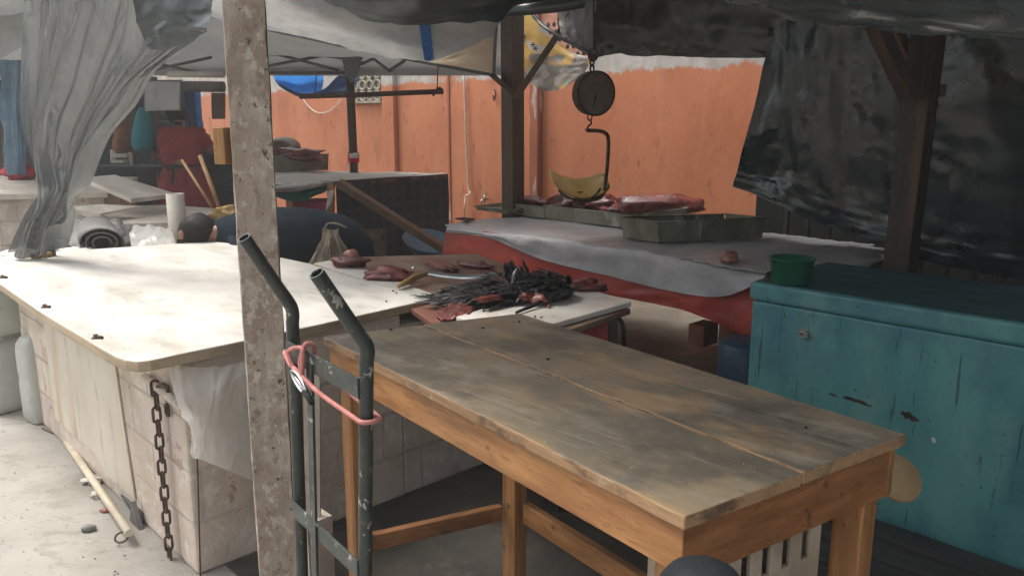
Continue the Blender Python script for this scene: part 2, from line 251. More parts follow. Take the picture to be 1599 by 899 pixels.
# ------------------------------------------------------------------ mesh building
WM = {}
class MB:
    def __init__(s): s.v, s.f, s.sm = [], [], []
    def add(s, vs, fs, smooth=False):
        b = len(s.v); s.v += [V(p) for p in vs]; s.f += [tuple(b+i for i in f) for f in fs]; s.sm += [smooth]*len(fs); return s
    def prism(s, pts, z0, z1):                 # flat outline between two heights
        n = len(pts); lo = [V((p[0], p[1], z0)) for p in pts]; hi = [V((p[0], p[1], z1)) for p in pts]
        a = sum(pts[i][0]*pts[(i+1) % n][1]-pts[(i+1) % n][0]*pts[i][1] for i in range(n))
        fs = [tuple(range(n))[::-1], tuple(range(n, 2*n))]+[(i, (i+1) % n, (i+1) % n+n, i+n) for i in range(n)]
        if a < 0: fs = [f[::-1] for f in fs]
        return s.add(lo+hi, fs)
    def slab(s, pts, off):                     # an outline pushed along off
        n = len(pts); off = V(off)
        return s.add(list(pts)+[V(p)+off for p in pts], [tuple(range(n))[::-1], tuple(range(n, 2*n))]+[(i, (i+1) % n, (i+1) % n+n, i+n) for i in range(n)])
    def box(s, c, size, X=None, Y=None, Z=None):
        X = V(X or (1, 0, 0)).normalized(); Y = V(Y or (0, 1, 0)).normalized(); Z = V(Z) if Z else X.cross(Y)
        Z.normalize(); a, b, d = [k/2 for k in size]; c = V(c)
        vs = [c+X*(a*i)+Y*(b*j)+Z*(d*k) for k in (-1, 1) for i, j in ((-1, -1), (1, -1), (1, 1), (-1, 1))]
        return s.add(vs, [(3, 2, 1, 0), (4, 5, 6, 7), (0, 1, 5, 4), (1, 2, 6, 5), (2, 3, 7, 6), (3, 0, 4, 7)])
    def lnbox(s, l0, l1, n0, n1, z0, z1):
        return s.box(LN((l0+l1)/2, (n0+n1)/2, (z0+z1)/2), (abs(l1-l0), abs(n1-n0), abs(z1-z0)), LX, NX)
    def beam(s, a, b, w, h, up=UP):
        a, b = V(a), V(b); X = (b-a).normalized(); Y = V(up).cross(X)
        if Y.length < 1e-3: Y = LX.cross(X)
        Y.normalize(); return s.box((a+b)/2, ((b-a).length, w, h), X, Y, X.cross(Y))
    def tube(s, pts, r, seg=10, closed=False, caps=True, sq=1.0):
        pts = [V(p) for p in pts]; n = len(pts); rs = r if isinstance(r, (list, tuple)) else [r]*n
        T = []
        for i in range(n):
            a = pts[(i-1) % n] if (closed or i) else pts[i]; b = pts[(i+1) % n] if (closed or i < n-1) else pts[i]
            T.append((b-a).normalized())
        u = T[0].orthogonal().normalized(); vs = []
        for i in range(n):
            u = (u-T[i]*u.dot(T[i])); u = u.normalized() if u.length > 1e-6 else T[i].orthogonal().normalized()
            w = T[i].cross(u)
            for k in range(seg):
                a = 2*math.pi*k/seg; vs.append(pts[i]+(u*math.cos(a)+w*(math.sin(a)*sq))*rs[i])
        fs = []
        for i in range(n if closed else n-1):
            j = (i+1) % n
            for k in range(seg): fs.append((i*seg+k, i*seg+(k+1) % seg, j*seg+(k+1) % seg, j*seg+k))
        s.add(vs, fs, True)
        if caps and not closed:
            b = len(s.v)-len(vs); s.f += [tuple(b+k for k in range(seg))[::-1], tuple(b+(n-1)*seg+k for k in range(seg))]; s.sm += [False, False]
        return s
    def lathe(s, prof, c, axis=UP, seg=32, sx=1.0):   # profile of (radius, height)
        A = V(axis).normalized(); u = A.orthogonal().normalized(); w = A.cross(u); c = V(c); vs = []
        for r, h in prof:
            for k in range(seg):
                a = 2*math.pi*k/seg; vs.append(c+A*h+(u*math.cos(a)*sx+w*math.sin(a))*max(r, 1e-4))
        fs = [(i*seg+k, i*seg+(k+1) % seg, (i+1)*seg+(k+1) % seg, (i+1)*seg+k) for i in range(len(prof)-1) for k in range(seg)]
        return s.add(vs, fs, True)
    def blob(s, c, rad, amp=.15, fr=3.0, seed=0, X=None, Y=None, sub=3, flat=None):
        bm = bmesh.new(); bmesh.ops.create_icosphere(bm, subdivisions=sub, radius=1.0)
        X = V(X or (1, 0, 0)).normalized(); Y = V(Y or (0, 1, 0)).normalized(); Z = X.cross(Y).normalized(); c = V(c); o = V((seed*3.7, seed*1.3, seed*2.1))
        vs = []
        for q in bm.verts:
            p = q.co; k = 1+amp*(noise.noise(p*fr*.5+o)*1.6+noise.noise(p*fr*1.4+o)*.6)
            p = p*k
            if flat is not None: p.z = max(p.z, flat)
            vs.append(c+X*(p.x*rad[0])+Y*(p.y*rad[1])+Z*(p.z*rad[2]))
        fs = [tuple(v.index for v in f.verts) for f in bm.faces]; bm.free()
        return s.add(vs, fs, True)
    def sheet(s, ctrl, nu=40, nv=30, wr=(), smooth=True, ends=None):
        """Catmull-Rom surface through a grid of points, creased along its normal; wr = [(amount, frequency, (su, sv) stretch, ridged)]"""
        def cr(P, t):
            n = len(P)-1; x = t*n; i = min(int(x), n-1); f = x-i
            g = lambda k: P[k] if 0 <= k <= n else (P[0]*2-P[1] if k < 0 else P[n]*2-P[n-1])
            a, b, c, d = g(i-1), g(i), g(i+1), g(i+2)
            return .5*((2*b)+(c-a)*f+(2*a-5*b+4*c-d)*f*f+(3*b-a-3*c+d)*f**3)
        ctrl = [[V(p) for p in row] for row in ctrl]
        rows = [[cr(row, i/nu) for i in range(nu+1)] for row in ctrl]
        G = [[cr([rows[r][i] for r in range(len(rows))], j/nv) for i in range(nu+1)] for j in range(nv+1)]
        if wr:
            H = []
            for j in range(nv+1):
                hr = []
                for i in range(nu+1):
                    a = G[j][min(i+1, nu)]-G[j][max(i-1, 0)]; b = G[min(j+1, nv)][i]-G[max(j-1, 0)][i]
                    nrm = a.cross(b); nrm = nrm.normalized() if nrm.length > 1e-9 else UP
                    h = 0
                    for k, (am, fr, st, ridged) in enumerate(wr):
                        q = V((i/nu*fr*st[0], j/nv*fr*st[1], 7.3*k+len(s.v)*.001))
                        x = noise.noise(q)+.45*noise.noise(q*2.1)+.2*noise.noise(q*4.7)
                        h += am*((1-abs(x)*2.2) if ridged else x)
                    hr.append(G[j][i]+nrm*h)
                H.append(hr)
            G = H
        vs = [p for r in G for p in r]; m = nu+1
        return s.add(vs, [(j*m+i, j*m+i+1, (j+1)*m+i+1, (j+1)*m+i) for j in range(nv) for i in range(nu)], smooth)
    def loft(s, rings, caps=True, smooth=True):
        n = len(rings[0]); vs = [V(p) for r in rings for p in r]
        fs = [(i*n+k, i*n+(k+1) % n, (i+1)*n+(k+1) % n, (i+1)*n+k) for i in range(len(rings)-1) for k in range(n)]
        if caps: fs += [tuple(range(n))[::-1], tuple((len(rings)-1)*n+k for k in range(n))]
        return s.add(vs, fs, smooth)
    def build(s, name, m, parent=None, bevel=0.0, thick=0.0, sub=0, rotz=None, label=None, cat=None, group=None, kind=None, edge=None):
        me = bpy.data.meshes.new(name); o = bpy.data.objects.new(name, me); COL.objects.link(o)
        if parent is not None: mw = WM[parent.name]; o.parent = parent
        else:
            xs = [p.x for p in s.v]; ys = [p.y for p in s.v]; zs = [p.z for p in s.v]
            mw = Matrix.Translation(((min(xs)+max(xs))/2, (min(ys)+max(ys))/2, min(zs))) @ Matrix.Rotation(TH if rotz is None else rotz, 4, 'Z')
            if kind: mw = Matrix.Identity(4)
            o.matrix_world = mw
        WM[o.name] = mw; inv = mw.inverted()
        me.from_pydata([inv @ p for p in s.v], [], s.f)
        for p, k in zip(me.polygons, s.sm): p.use_smooth = k
        me.materials.append(M[m] if isinstance(m, str) else m); me.validate(); me.update()
        if edge:
            me.materials.append(M[edge])
            for p in me.polygons:
                if abs(p.normal.z) < .5: p.material_index = 1
        if bevel:
            b = o.modifiers.new('edge', 'BEVEL'); b.width = bevel; b.segments = 2; b.limit_method = 'ANGLE'; b.angle_limit = R(40)
        if thick:
            b = o.modifiers.new('thickness', 'SOLIDIFY'); b.thickness = thick; b.offset = 0
        if sub:
            b = o.modifiers.new('smooth', 'SUBSURF'); b.levels = sub; b.render_levels = sub
        tag(o, label, cat, group, kind); return o
def tag(o, label=None, cat=None, group=None, kind=None):
    for k, v in (('label', label), ('category', cat), ('group', group), ('kind', kind)):
        if v: o[k] = v
    return o
def thing(name, label, cat, loc, rotz=None, group=None):
    o = bpy.data.objects.new(name, None); COL.objects.link(o); o.empty_display_size = .1
    mw = Matrix.Translation(V(loc)) @ Matrix.Rotation(TH if rotz is None else rotz, 4, 'Z')
    o.matrix_world = mw; WM[o.name] = mw
    return tag(o, label, cat, group)
def arc(c, r, a0, a1, X, Y, n=8): return [V(c)+V(X)*(r*math.cos(a0+(a1-a0)*i/n))+V(Y)*(r*math.sin(a0+(a1-a0)*i/n)) for i in range(n+1)]
def smooth_path(P, k=6):
    P = [V(p) for p in P]; n = len(P)-1; out = []
    for i in range(n):
        a = P[max(i-1, 0)]; b = P[i]; c = P[i+1]; d = P[min(i+2, n)]
        for j in range(k):
            f = j/k; out.append(.5*((2*b)+(c-a)*f+(2*a-5*b+4*c-d)*f*f+(3*b-a-3*c+d)*f**3))
    return out+[P[-1]]
def g2(z): return lambda p: V((p[0], p[1], z))
def skin_body(name, J, E, m, parent, sub=2):
    names = list(J); me = bpy.data.meshes.new(name); inv = WM[parent.name].inverted()
    me.from_pydata([inv @ V(J[k][0]) for k in names], [(names.index(a), names.index(b)) for a, b in E], [])
    o = bpy.data.objects.new(name, me); COL.objects.link(o); o.parent = parent; WM[o.name] = WM[parent.name]
    md = o.modifiers.new('skin', 'SKIN'); md.use_smooth_shade = True
    if not me.skin_vertices: raise RuntimeError('no skin layer')
    for i, k in enumerate(names):
        r = J[k][1]; me.skin_vertices[0].data[i].radius = r if isinstance(r, tuple) else (r, r); me.skin_vertices[0].data[i].use_root = (i == 0)
    o.modifiers.new('smooth', 'SUBSURF').render_levels = sub
    me.materials.append(M[m]); return o

# ------------------------------------------------------------------ camera, light
cam = bpy.data.cameras.new('camera'); co = bpy.data.objects.new('camera', cam); COL.objects.link(co)
cam.sensor_width = 36; cam.lens = 36*F/1599; cam.clip_end = 500; cam.clip_start = .05
co.location = (0, 0, CAMZ); co.rotation_euler = (R(90)-PITCH, 0, 0); S.camera = co
SUN_EL, SUN_AZ = R(64), R(-66)                 # azimuth clockwise from the view direction: high over the street to the left, a little behind
sd = V((math.sin(SUN_AZ)*math.cos(SUN_EL), math.cos(SUN_AZ)*math.cos(SUN_EL), math.sin(SUN_EL)))
sun = bpy.data.lights.new('sun', 'SUN'); sun.energy = 1.0; sun.angle = R(18); sun.color = (1, .95, .87)
so = bpy.data.objects.new('sun', sun); COL.objects.link(so); so.rotation_euler = sd.to_track_quat('Z', 'Y').to_euler()
w = bpy.data.worlds.new('World'); S.world = w; w.use_nodes = True; nt = w.node_tree; nt.nodes.clear()
sky = nt.nodes.new('ShaderNodeTexSky'); sky.sky_type = 'NISHITA'; sky.sun_disc = False; sky.sun_elevation = SUN_EL; sky.sun_rotation = SUN_AZ
sky.air_density = 1.0; sky.dust_density = 6.0; sky.ozone_density = .6
hs = nt.nodes.new('ShaderNodeHueSaturation'); hs.inputs['Saturation'].default_value = .35
bg = nt.nodes.new('ShaderNodeBackground'); bg.inputs[1].default_value = .12; ow = nt.nodes.new('ShaderNodeOutputWorld')
nt.links.new(sky.outputs[0], hs.inputs['Color']); nt.links.new(hs.outputs[0], bg.inputs[0]); nt.links.new(bg.outputs[0], ow.inputs[0])
S.view_settings.view_transform = 'Standard'; S.view_settings.look = 'None'; S.view_settings.exposure = 1.3; S.view_settings.gamma = 1
S.cycles.max_bounces = 8; S.cycles.use_denoising = True

# ------------------------------------------------------------------ ground
MB().add([(-28, -28, 0), (28, -28, 0), (28, 28, 0), (-28, 28, 0)], [(0, 1, 2, 3)]).build('ground', 'street', kind='structure')
MB().lnbox(-6.6, 3.0, 1.12, 3.45, -.05, .004).build('market_floor', 'floor', kind='structure')  # darker slab under the stall tables
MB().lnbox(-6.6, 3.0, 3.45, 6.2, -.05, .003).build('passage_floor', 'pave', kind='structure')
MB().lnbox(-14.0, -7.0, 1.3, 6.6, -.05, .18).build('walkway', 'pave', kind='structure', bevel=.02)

# unseen house and end wall, added behind and beside the camera to close off light
ob_ = thing('light_block_house', 'unseen pale house added across the street to close off light', 'building', LN(0, -10, 0))
MB().lnbox(-16, 14, -13, -10, 0, 3.4).build('wall', 'facade', ob_)
for l in (-12, -7, -2, 3, 8): MB().lnbox(l-.6, l+.6, -10.01, -9.9, 1.2, 2.6).build('shutter', 'greyroll', ob_)
ew = thing('light_block_wall', 'unseen dark wall added at the end of the market row to close off light', 'wall', LN(2.6, 2.8, 0))
MB().lnbox(2.6, 2.75, 1.2, 6.0, 0, 3.0).build('boards', 'shade_black', ew)

# ------------------------------------------------------------------ orange wall and what hangs on it
pa, pb = D(430, 200, 13.0), D(1100, 200, 6.9)
WN = (toLN(pa)[1]+toLN(pb)[1])/2                # the wall's plane
WEND = toLN(PN(1216, 250, WN))[0]
wl = thing('plastered_wall', 'long orange plastered wall with ragged whitewashed top band behind the meat table', 'wall', LN(-8, WN, 0))
MB().lnbox(-22, WEND, WN, WN+.2, 0, 3.3).build('plaster_face', 'orange', wl)
def pil(px0, px1, d0, z1=3.3, m='pilaster'):
    l0, l1 = toLN(PN(px0, 230, WN))[0], toLN(PN(px1, 230, WN))[0]
    MB().lnbox(l0, l1, WN-d0, WN-.001, 0, z1).build('pilaster', m, wl, bevel=.012)
pil(604, 622, .06, m='orange'); pil(833, 847, .07)
MB().lnbox(toLN(PN(701, 230, WN))[0], toLN(PN(703.5, 230, WN))[0], WN-.012, WN-.001, 0, 3.3).build('joint_strip', 'pilaster', wl)
c = [PN(553, 122, WN), PN(598, 122, WN), PN(598, 157, WN), PN(553, 157, WN)]
l0, l1, z0, z1 = toLN(c[0])[0], toLN(c[1])[0], c[2].z, c[0].z+.1
mb = MB().lnbox(l0, l1, WN-.05, WN-.002, z0-.03, z0); mb.lnbox(l0, l1, WN-.012, WN-.003, z0, z1)
for i in range(4):
    for j in range(3):
        mb.tube([LN(l0+(l1-l0)*(i+.5)/4, WN-.03, z0+.06+j*.14)+LX*(.075*math.cos(a))+UP*(.06*math.sin(a)) for a in [k*math.pi/5 for k in range(10)]], .018, 6, closed=True)
ob = mb.build('openwork_block', 'limeblock', wl)
c = PN(893, 72, WN); l0, l1 = toLN(PN(820, 60, WN))[0], toLN(PN(930, 60, WN))[0]
pbk = MB().lnbox(l0, l1, WN-.03, WN-.002, c.z-.12, c.z+.4).build('perforated_block', 'pinkblock', wl)
mb = MB()
for i in range(12):
    for j in range(5):
        mb.lathe([(.001, .004), (.022, .004), (.024, 0)], LN(l0+(l1-l0)*(i+.5+.3*(j % 2))/12, WN-.03, c.z-.08+j*.075), -NX, 10)
mb.build('hole_shade', 'hole_shade', pbk)  # dark discs on the face paint in the shade of the block's holes
mb = MB(); mb.tube(smooth_path([PN(725, 116, WN-.03), PN(727, 200, WN-.03), PN(732, 290, WN-.03), PN(734, 302, WN-.05), PN(727, 306, WN-.06)]), .011, 8); mb.tube([PN(727, 306, WN-.06), PN(725, 338, WN-.06)], .009, 8)
mb.build('conduit_pipe', 'pvc', label='thin cream pipe running down the orange wall left of the dark post', cat='pipe')
mb = MB(); t0 = PN(757, 318, WN-.05); mb.tube([t0, t0+UP*.1], .012, 8); mb.box(t0+UP*.11, (.05, .02, .015), LX, NX); mb.tube([t0+UP*.05, t0+UP*.05+NX*.05], .01, 8); mb.tube([t0+UP*.05, t0+UP*.04-NX*.05, t0-NX*.06], .01, 8)
mb.build('water_tap', 'steel', label='small metal tap standing out from the orange wall beside the post', cat='tap')
mb = MB(); q = PN(772, 140, WN-.02); mb.tube(smooth_path([q, q+UP*-.05+LX*.02, q+UP*-.1, q+UP*-.06-LX*.02, q+UP*-.12-LX*.01]), .008, 6)
mb.build('wall_hook', 'rust', label='rusty twisted wire hook on the orange wall near the dark post', cat='hook')
mb = MB(); mb.tube(smooth_path([PN(466, 140, WN-.03), PN(478, 162, WN-.03), PN(496, 176, WN-.04), PN(518, 172, WN-.04), PN(538, 150, WN-.03)]), .008, 6)
mb.build('slack_wire', 'whiteclo', label='pale slack wire looped on the orange wall under the blue tarp', cat='wire')

# dark fence right of the orange wall, near-black panel added for the void behind
MB().lnbox(WEND+.02, 4.5, WN-.35, WN-.2, 0, 3.0).build('void_backing', 'shade_black', label='near-black panel standing in for the dark void behind the iron fence bars', cat='wall')
fe = thing('iron_fence', 'dark iron bar fence showing below the black plastic sheet', 'fence', LN(-1, WN-.75, 0))
LB = toLN(PN(1222, 350, WN-.75))[0]
MB().lnbox(LB, 2.5, WN-.77, WN-.73, .12, .17).build('rail', 'iron', fe); MB().lnbox(LB, 2.5, WN-.77, WN-.73, 1.55, 1.6).build('rail', 'iron', fe)
bar0 = None; px = 1222.0; FN = WN-.75; ls = []
l = toLN(PN(1228, 350, FN))[0]
while l < 2.4: ls.append(l); l += .155
for l in ls:
    if bar0 is None: bar0 = MB().lnbox(l-.014, l+.014, FN-.012, FN+.012, 0, 1.75).build('bar', 'iron', fe); lb = l
    else:
        k = bar0.copy(); COL.objects.link(k); k.parent = fe; k.location = V((l-lb, 0, 0)); WM[k.name] = WM[fe.name]

# ------------------------------------------------------------------ foreground work table
TZ = 1.0
A, B, C_, D_ = W(504, 525, TZ), W(1069, 806, TZ), W(1415, 679, TZ), W(812, 490, TZ)
tb = thing('work_table', 'large worn timber table with grey stained top and orange pine legs in front', 'table', (A+B+C_+D_)/4*1.0-UP*TZ)
lerp = lambda a, b, t: a+(b-a)*t
def inset(e):                                   # corners pulled in by e metres
    ctr = (A+B+C_+D_)/4; out = []
    ab, ad = (B-A).normalized(), (D_-A).normalized()
    bc, dc = (C_-B).normalized(), (C_-D_).normalized()
    return [A+(ab+ad)*e, B+(bc-ab)*e, C_-(dc+bc)*e, D_+(dc-ad)*e]
for t0, t1, dz in ((0, .475, 0), (.481, 1, .0022)):
    P = [lerp(A, D_, t0), lerp(B, C_, t0), lerp(B, C_, t1), lerp(A, D_, t1)]
    n = 26; edge = [lerp(P[0], P[1], i/n) for i in range(n+1)]+[lerp(P[2], P[3], i/n) for i in range(n+1)]
    nn = (D_-A).normalized(); edge = [p+nn*(noise.noise(V((i*1.3, t0*9, 1)))*.005) for i, p in enumerate(edge)]
    MB().prism(edge, TZ-.027+dz, TZ+dz).build('top_plank', 'top', tb, bevel=.003, edge='topedge')
I = inset(.012); J = inset(.075); zt = TZ-.030
def rail(name, a, b, m, w, z0, z1, inward):
    d = (b-a).normalized(); nn = V((-d.y, d.x, 0))*inward
    pts = [a, b, b+nn*w, a+nn*w]; return MB().prism(pts, z0, z1).build(name, m, tb, bevel=.003)
rail('apron_rail', I[0], I[1], 'pine_x', .022, zt-.092, zt, 1)
rail('apron_rail', I[1], I[2], 'pine_y', .022, zt-.108, zt-.001, 1)
rail('apron_rail', I[2], I[3], 'pine_x', .022, zt-.092, zt, 1)
rail('apron_rail', I[3]-(I[3]-I[0]).normalized()*.03, I[0]+(I[3]-I[0]).normalized()*.03, 'pine_y', .022, zt-.092, zt-.001, 1)
G0 = inset(.0365)
def leg(i, sx=1, sy=1, w=.07):
    c = inset(.036+w*.36)[i]; X = (B-A).normalized(); Y = V((-X.y, X.x, 0))
    return MB().box(V((c.x, c.y, (zt-.002)/2)), (w, w*.8, zt-.002), X, Y).build('leg', 'pine_z', tb, bevel=.004)
for i in range(4): leg(i)
q = inset(.045)
def stretcher(i, j, z, m, h=.055):
    a, b = q[i], q[j]; d = (b-a).normalized(); MB().beam(V((*a.xy, z))+d*.06, V((*b.xy, z))-d*.06, .03, h).build('stretcher', m, tb, bevel=.003)
stretcher(0, 3, .30, 'pine_y'); stretcher(3, 2, .31, 'pine_x', .075); stretcher(1, 2, .28, 'pine_y')

# crate under the table, round board and stool beside it
cr = thing('plastic_crate', 'grubby white plastic crate with slotted side under the work table', 'crate', LN(-.72, 1.25, 0))
bc = (C_-B).normalized(); ncr = V((bc.y, -bc.x, 0)); cc = lerp(B, C_, .53)-ncr*.10; cc.z = 0
zt0, zb = .86, .52
x0, x1 = -.16, .16
mb = MB(); nb = 5; wbar = .32/nb
mb.box(cc+bc*0+UP*(zt0-.01), (.32, .012, .05), bc, ncr); mb.box(cc+UP*(zb+.16), (.32, .012, .09), bc, ncr)
for i in range(nb+1): mb.box(cc+bc*(x0+i*wbar)+UP*((zt0+zb+.1)/2), (.038, .012, zt0-zb-.09), bc, ncr)
mb.build('slotted_side', 'crate', cr, bevel=.003)
mb = MB(); mb.box(cc-ncr*.17+UP*((zt0+zb)/2+.04), (.32, .012, .26), bc, ncr); mb.build('rear_side', 'crate', cr)
for s in (-1, 1): MB().box(cc-ncr*.085+bc*(.166*s)+UP*((zt0+zb)/2+.06), (.012, .16, .24), bc, ncr).build('end_side', 'crate', cr)
MB().box(cc-ncr*.085+UP*(zb+.10), (.32, .15, .012), bc, ncr).build('crate_base', 'crate', cr)
up = thing('timber_box', 'rough timber box on the floor holding up the slotted crate', 'box', V((*(cc-ncr*.085).xy, 0)))
MB().box(V((*(cc-ncr*.09).xy, (zb+.09)/2)), (.28, .15, zb+.09), bc, ncr).build('box_body', 'plank', up, bevel=.006)
pc = D(1400, 745, 1.80); n = (V((0, 0, CAMZ))-pc).normalized(); n = (n+V((.55, .1, .35))).normalized()
rb = thing('round_board', 'tan rounded board sticking out behind the far corner of the work table', 'board', pc-UP*.08)
MB().lathe([(.001, -.008), (.058, -.008), (.062, 0), (.058, .008), (.001, .008)], pc, n, 28).build('board_disc', 'tanboard', rb)
MB().lathe([(.001, -.004), (.03, -.004), (.03, .004), (.001, .004)], D(1400, 768, 1.80), UP+n*.4, 16).build('white_knob', 'paper', rb)
st = thing('padded_stool', 'dark grey rounded stool top at the bottom edge beside the table leg', 'stool', V((*D(1098, 899, 1.05).xy, 0)))
c = D(1099, 869, 1.05); c = V((c.x, c.y, c.z-.066))
MB().lathe([(.001, -.06), (.060, -.06), (.068, -.03), (.068, 0), (.063, .022), (.050, .040), (.033, .050), (.015, .0545), (.001, .055)], c, UP, 36).build('seat', 'rubber', st)
for k in range(4):
    a = math.pi/4+k*math.pi/2; MB().tube([c+V((.05*math.cos(a), .05*math.sin(a), -.04)), V((c.x+.15*math.cos(a), c.y+.15*math.sin(a), 0))], .011, 8).build('leg', 'trolley', st)

# ------------------------------------------------------------------ hand truck with its cord
CZ = 1.15
Fp, Bp = W(572, 604, CZ), W(459, 543, CZ)
ht = thing('hand_truck', 'chipped black hand truck with two bent tube handles before the post', 'hand truck', V((*((Fp+Bp)/2).xy, 0)), 0)
fdir = (Bp-Fp).normalized(); fdir.z = 0; back = V((-fdir.y, fdir.x, 0))
if back.y > 0: back = -back
def low(P, px, py):
    e = D(px, py, P.y+.03); t = (P.z-.08)/(P.z-e.z); return P+(e-P)*t
Fl, Bl = low(Fp, 570, 899), low(Bp, 472, 899)
rp = .0145
def pipe(P, bend, tip, lowp):
    path = [lowp, P]+smooth_path([P+(bend-P)*.6, bend, bend+(tip-bend)*.35, tip], 6)
    o = MB(); o.tube(path, rp, 14, caps=False); tp = o
    d = (tip-bend).normalized()
    o.tube([tip, tip-d*.03], rp*.80, 14, caps=False)
    u = d.orthogonal().normalized(); w_ = d.cross(u)
    n0 = len(o.v); o.add([tip+(u*math.cos(a)+w_*math.sin(a))*r for r in (rp, rp*.8) for a in [2*math.pi*k/14 for k in range(14)]], [(k, (k+1) % 14, 14+(k+1) % 14, 14+k) for k in range(14)])
    o.add([tip-d*.03+(u*math.cos(a)+w_*math.sin(a))*rp*.8 for a in [2*math.pi*k/14 for k in range(14)]], [tuple(range(14))])
    return o.build('side_tube', 'trolley', ht)
fb = D(572, 540, Fp.y-.005); ft = D(494, 426, Fp.y-.075)
pipe(Fp, fb, ft, Fl)
bb = D(455, 480, Bp.y-.005); bt = D(381, 371, Bp.y-.085)
pipe(Bp, bb, bt, Bl)
off = back*.016
MB().beam(Fp+off-UP*.0, Bp+off, .005, .042).build('cross_bar', 'trolley', ht, bevel=.001)
f2 = lerp(Fp, Fl, 0); zlow = D(466, 790, Bp.y+.02).z
tF, tB = (Fp.z-zlow)/(Fp.z-Fl.z), (Bp.z-zlow)/(Bp.z-Bl.z)
F2, B2 = lerp(Fp, Fl, tF), lerp(Bp, Bl, tB)
MB().beam(F2+off, B2+off, .005, .040).build('cross_bar', 'trolley', ht, bevel=.001)
mid_t, mid_b = lerp(Fp, Bp, .62)+off*1.25, lerp(Fl, Bl, .62)+off*1.25
MB().beam(mid_t, mid_b, .006, .026, up=fdir).build('upright_strap', 'trolley', ht)
z3 = .40; F3, B3 = lerp(Fp, Fl, (Fp.z-z3)/(Fp.z-Fl.z)), lerp(Bp, Bl, (Bp.z-z3)/(Bp.z-Bl.z))
MB().beam(F3+off, B3+off, .005, .040).build('cross_bar', 'trolley', ht)
ax = back*.06
MB().tube([Fl+ax-fdir*.1+UP*.05, Bl+ax+fdir*.1+UP*.05], .012, 10).build('axle', 'steel', ht)
for P, s in ((Fl, -1), (Bl, 1)):
    wh = MB().lathe([(.05, -.03), (.11, -.03), (.128, -.015), (.13, 0), (.128, .015), (.11, .03), (.05, .03)], P+ax+fdir*(.08*s)+UP*.05, fdir, 28).build('wheel', 'rubber', ht)
    MB().lathe([(.001, -.02), (.06, -.02), (.06, .02), (.001, .02)], P+ax+fdir*(.08*s)+UP*.05, fdir, 20).build('rim', 'steel', wh)
MB().slab([Fl-UP*.065-back*.0, Bl-UP*.065, Bl-UP*.065-back*.22, Fl-UP*.065-back*.22], UP*.006).build('toe_plate', 'trolley', ht)
# bungee: one loop round both tubes, a hitch over the bar and a clip
bg_ = thing('bungee_cord', 'faded red bungee cord with steel clip wrapped round the hand truck tubes', 'bungee cord', Fp-UP*.1, 0)
zb_ = -.055
p1 = Bp+UP*(-.012)-fdir*-.0; rr = rp+.007
front_off = back*rr; rear_off = -back*rr
loop = [lerp(Fp, Bp, .70)+front_off*1.5+UP*-.028, lerp(Fp, Bp, .45)+front_off*1.5+UP*-.045, Fp+front_off+UP*-.062+fdir*.015]
loop += [Fp+UP*-.064+(back*math.cos(a)-fdir*math.sin(a))*rr for a in (.5, 1.1, 1.7, 2.3, 2.9)]
loop += [lerp(Fp, Bp, .3)+rear_off+UP*-.05, lerp(Fp, Bp, .7)+rear_off+UP*-.03, Bp+rear_off+UP*-.012]
loop += [Bp+UP*-.012+(-back*math.cos(a)+fdir*math.sin(a))*rr for a in (.6, 1.2, 1.8, 2.5)]
loop += [lerp(Fp, Bp, .86)+front_off*1.4+UP*-.022]
MB().tube(smooth_path(loop, 5), .0050, 8, closed=True).build('cord_loop', 'bungee', bg_)
kc = lerp(Fp, Bp, .70)+off
h = [kc+back*.012+UP*-.04, kc+back*.014+UP*0, kc+UP*.034, kc-back*.02+UP*.025, kc-back*.02+UP*-.02+fdir*.02]
MB().tube(smooth_path(h, 6), .0052, 8).build('hitch', 'bungee', bg_)
h = [kc+back*.014+UP*-.035+fdir*.03, kc+back*.016+UP*.008+fdir*.055, kc+UP*.030-fdir*.005+back*.012, kc+UP*.02-fdir*.018+back*.015, kc+UP*-.03-fdir*.01+back*.016]
MB().tube(smooth_path(h, 6), .005, 8).build('hitch', 'bungee', bg_)
kk = kc+back*.02+UP*-.045
ring = [kk+fdir*(.036*math.cos(a))+UP*(.014*math.sin(a))-fdir.cross(back)*0+UP*(-.012*math.cos(a)*-1) for a in [2*math.pi*k/16 for k in range(16)]]
MB().tube(ring, .0034, 8, closed=True).build('clip', 'chrome', bg_)
MB().tube([kk+fdir*.035+UP*.012, kk-fdir*.0+UP*.0, kk-fdir*.03-UP*.012], .0036, 8).build('clip', 'chrome', bg_)
MB().tube([kk-fdir*.03-UP*.014, kk-fdir*.066-UP*.030], [.008, .006], 10).build('cord_end', 'rubber', bg_)

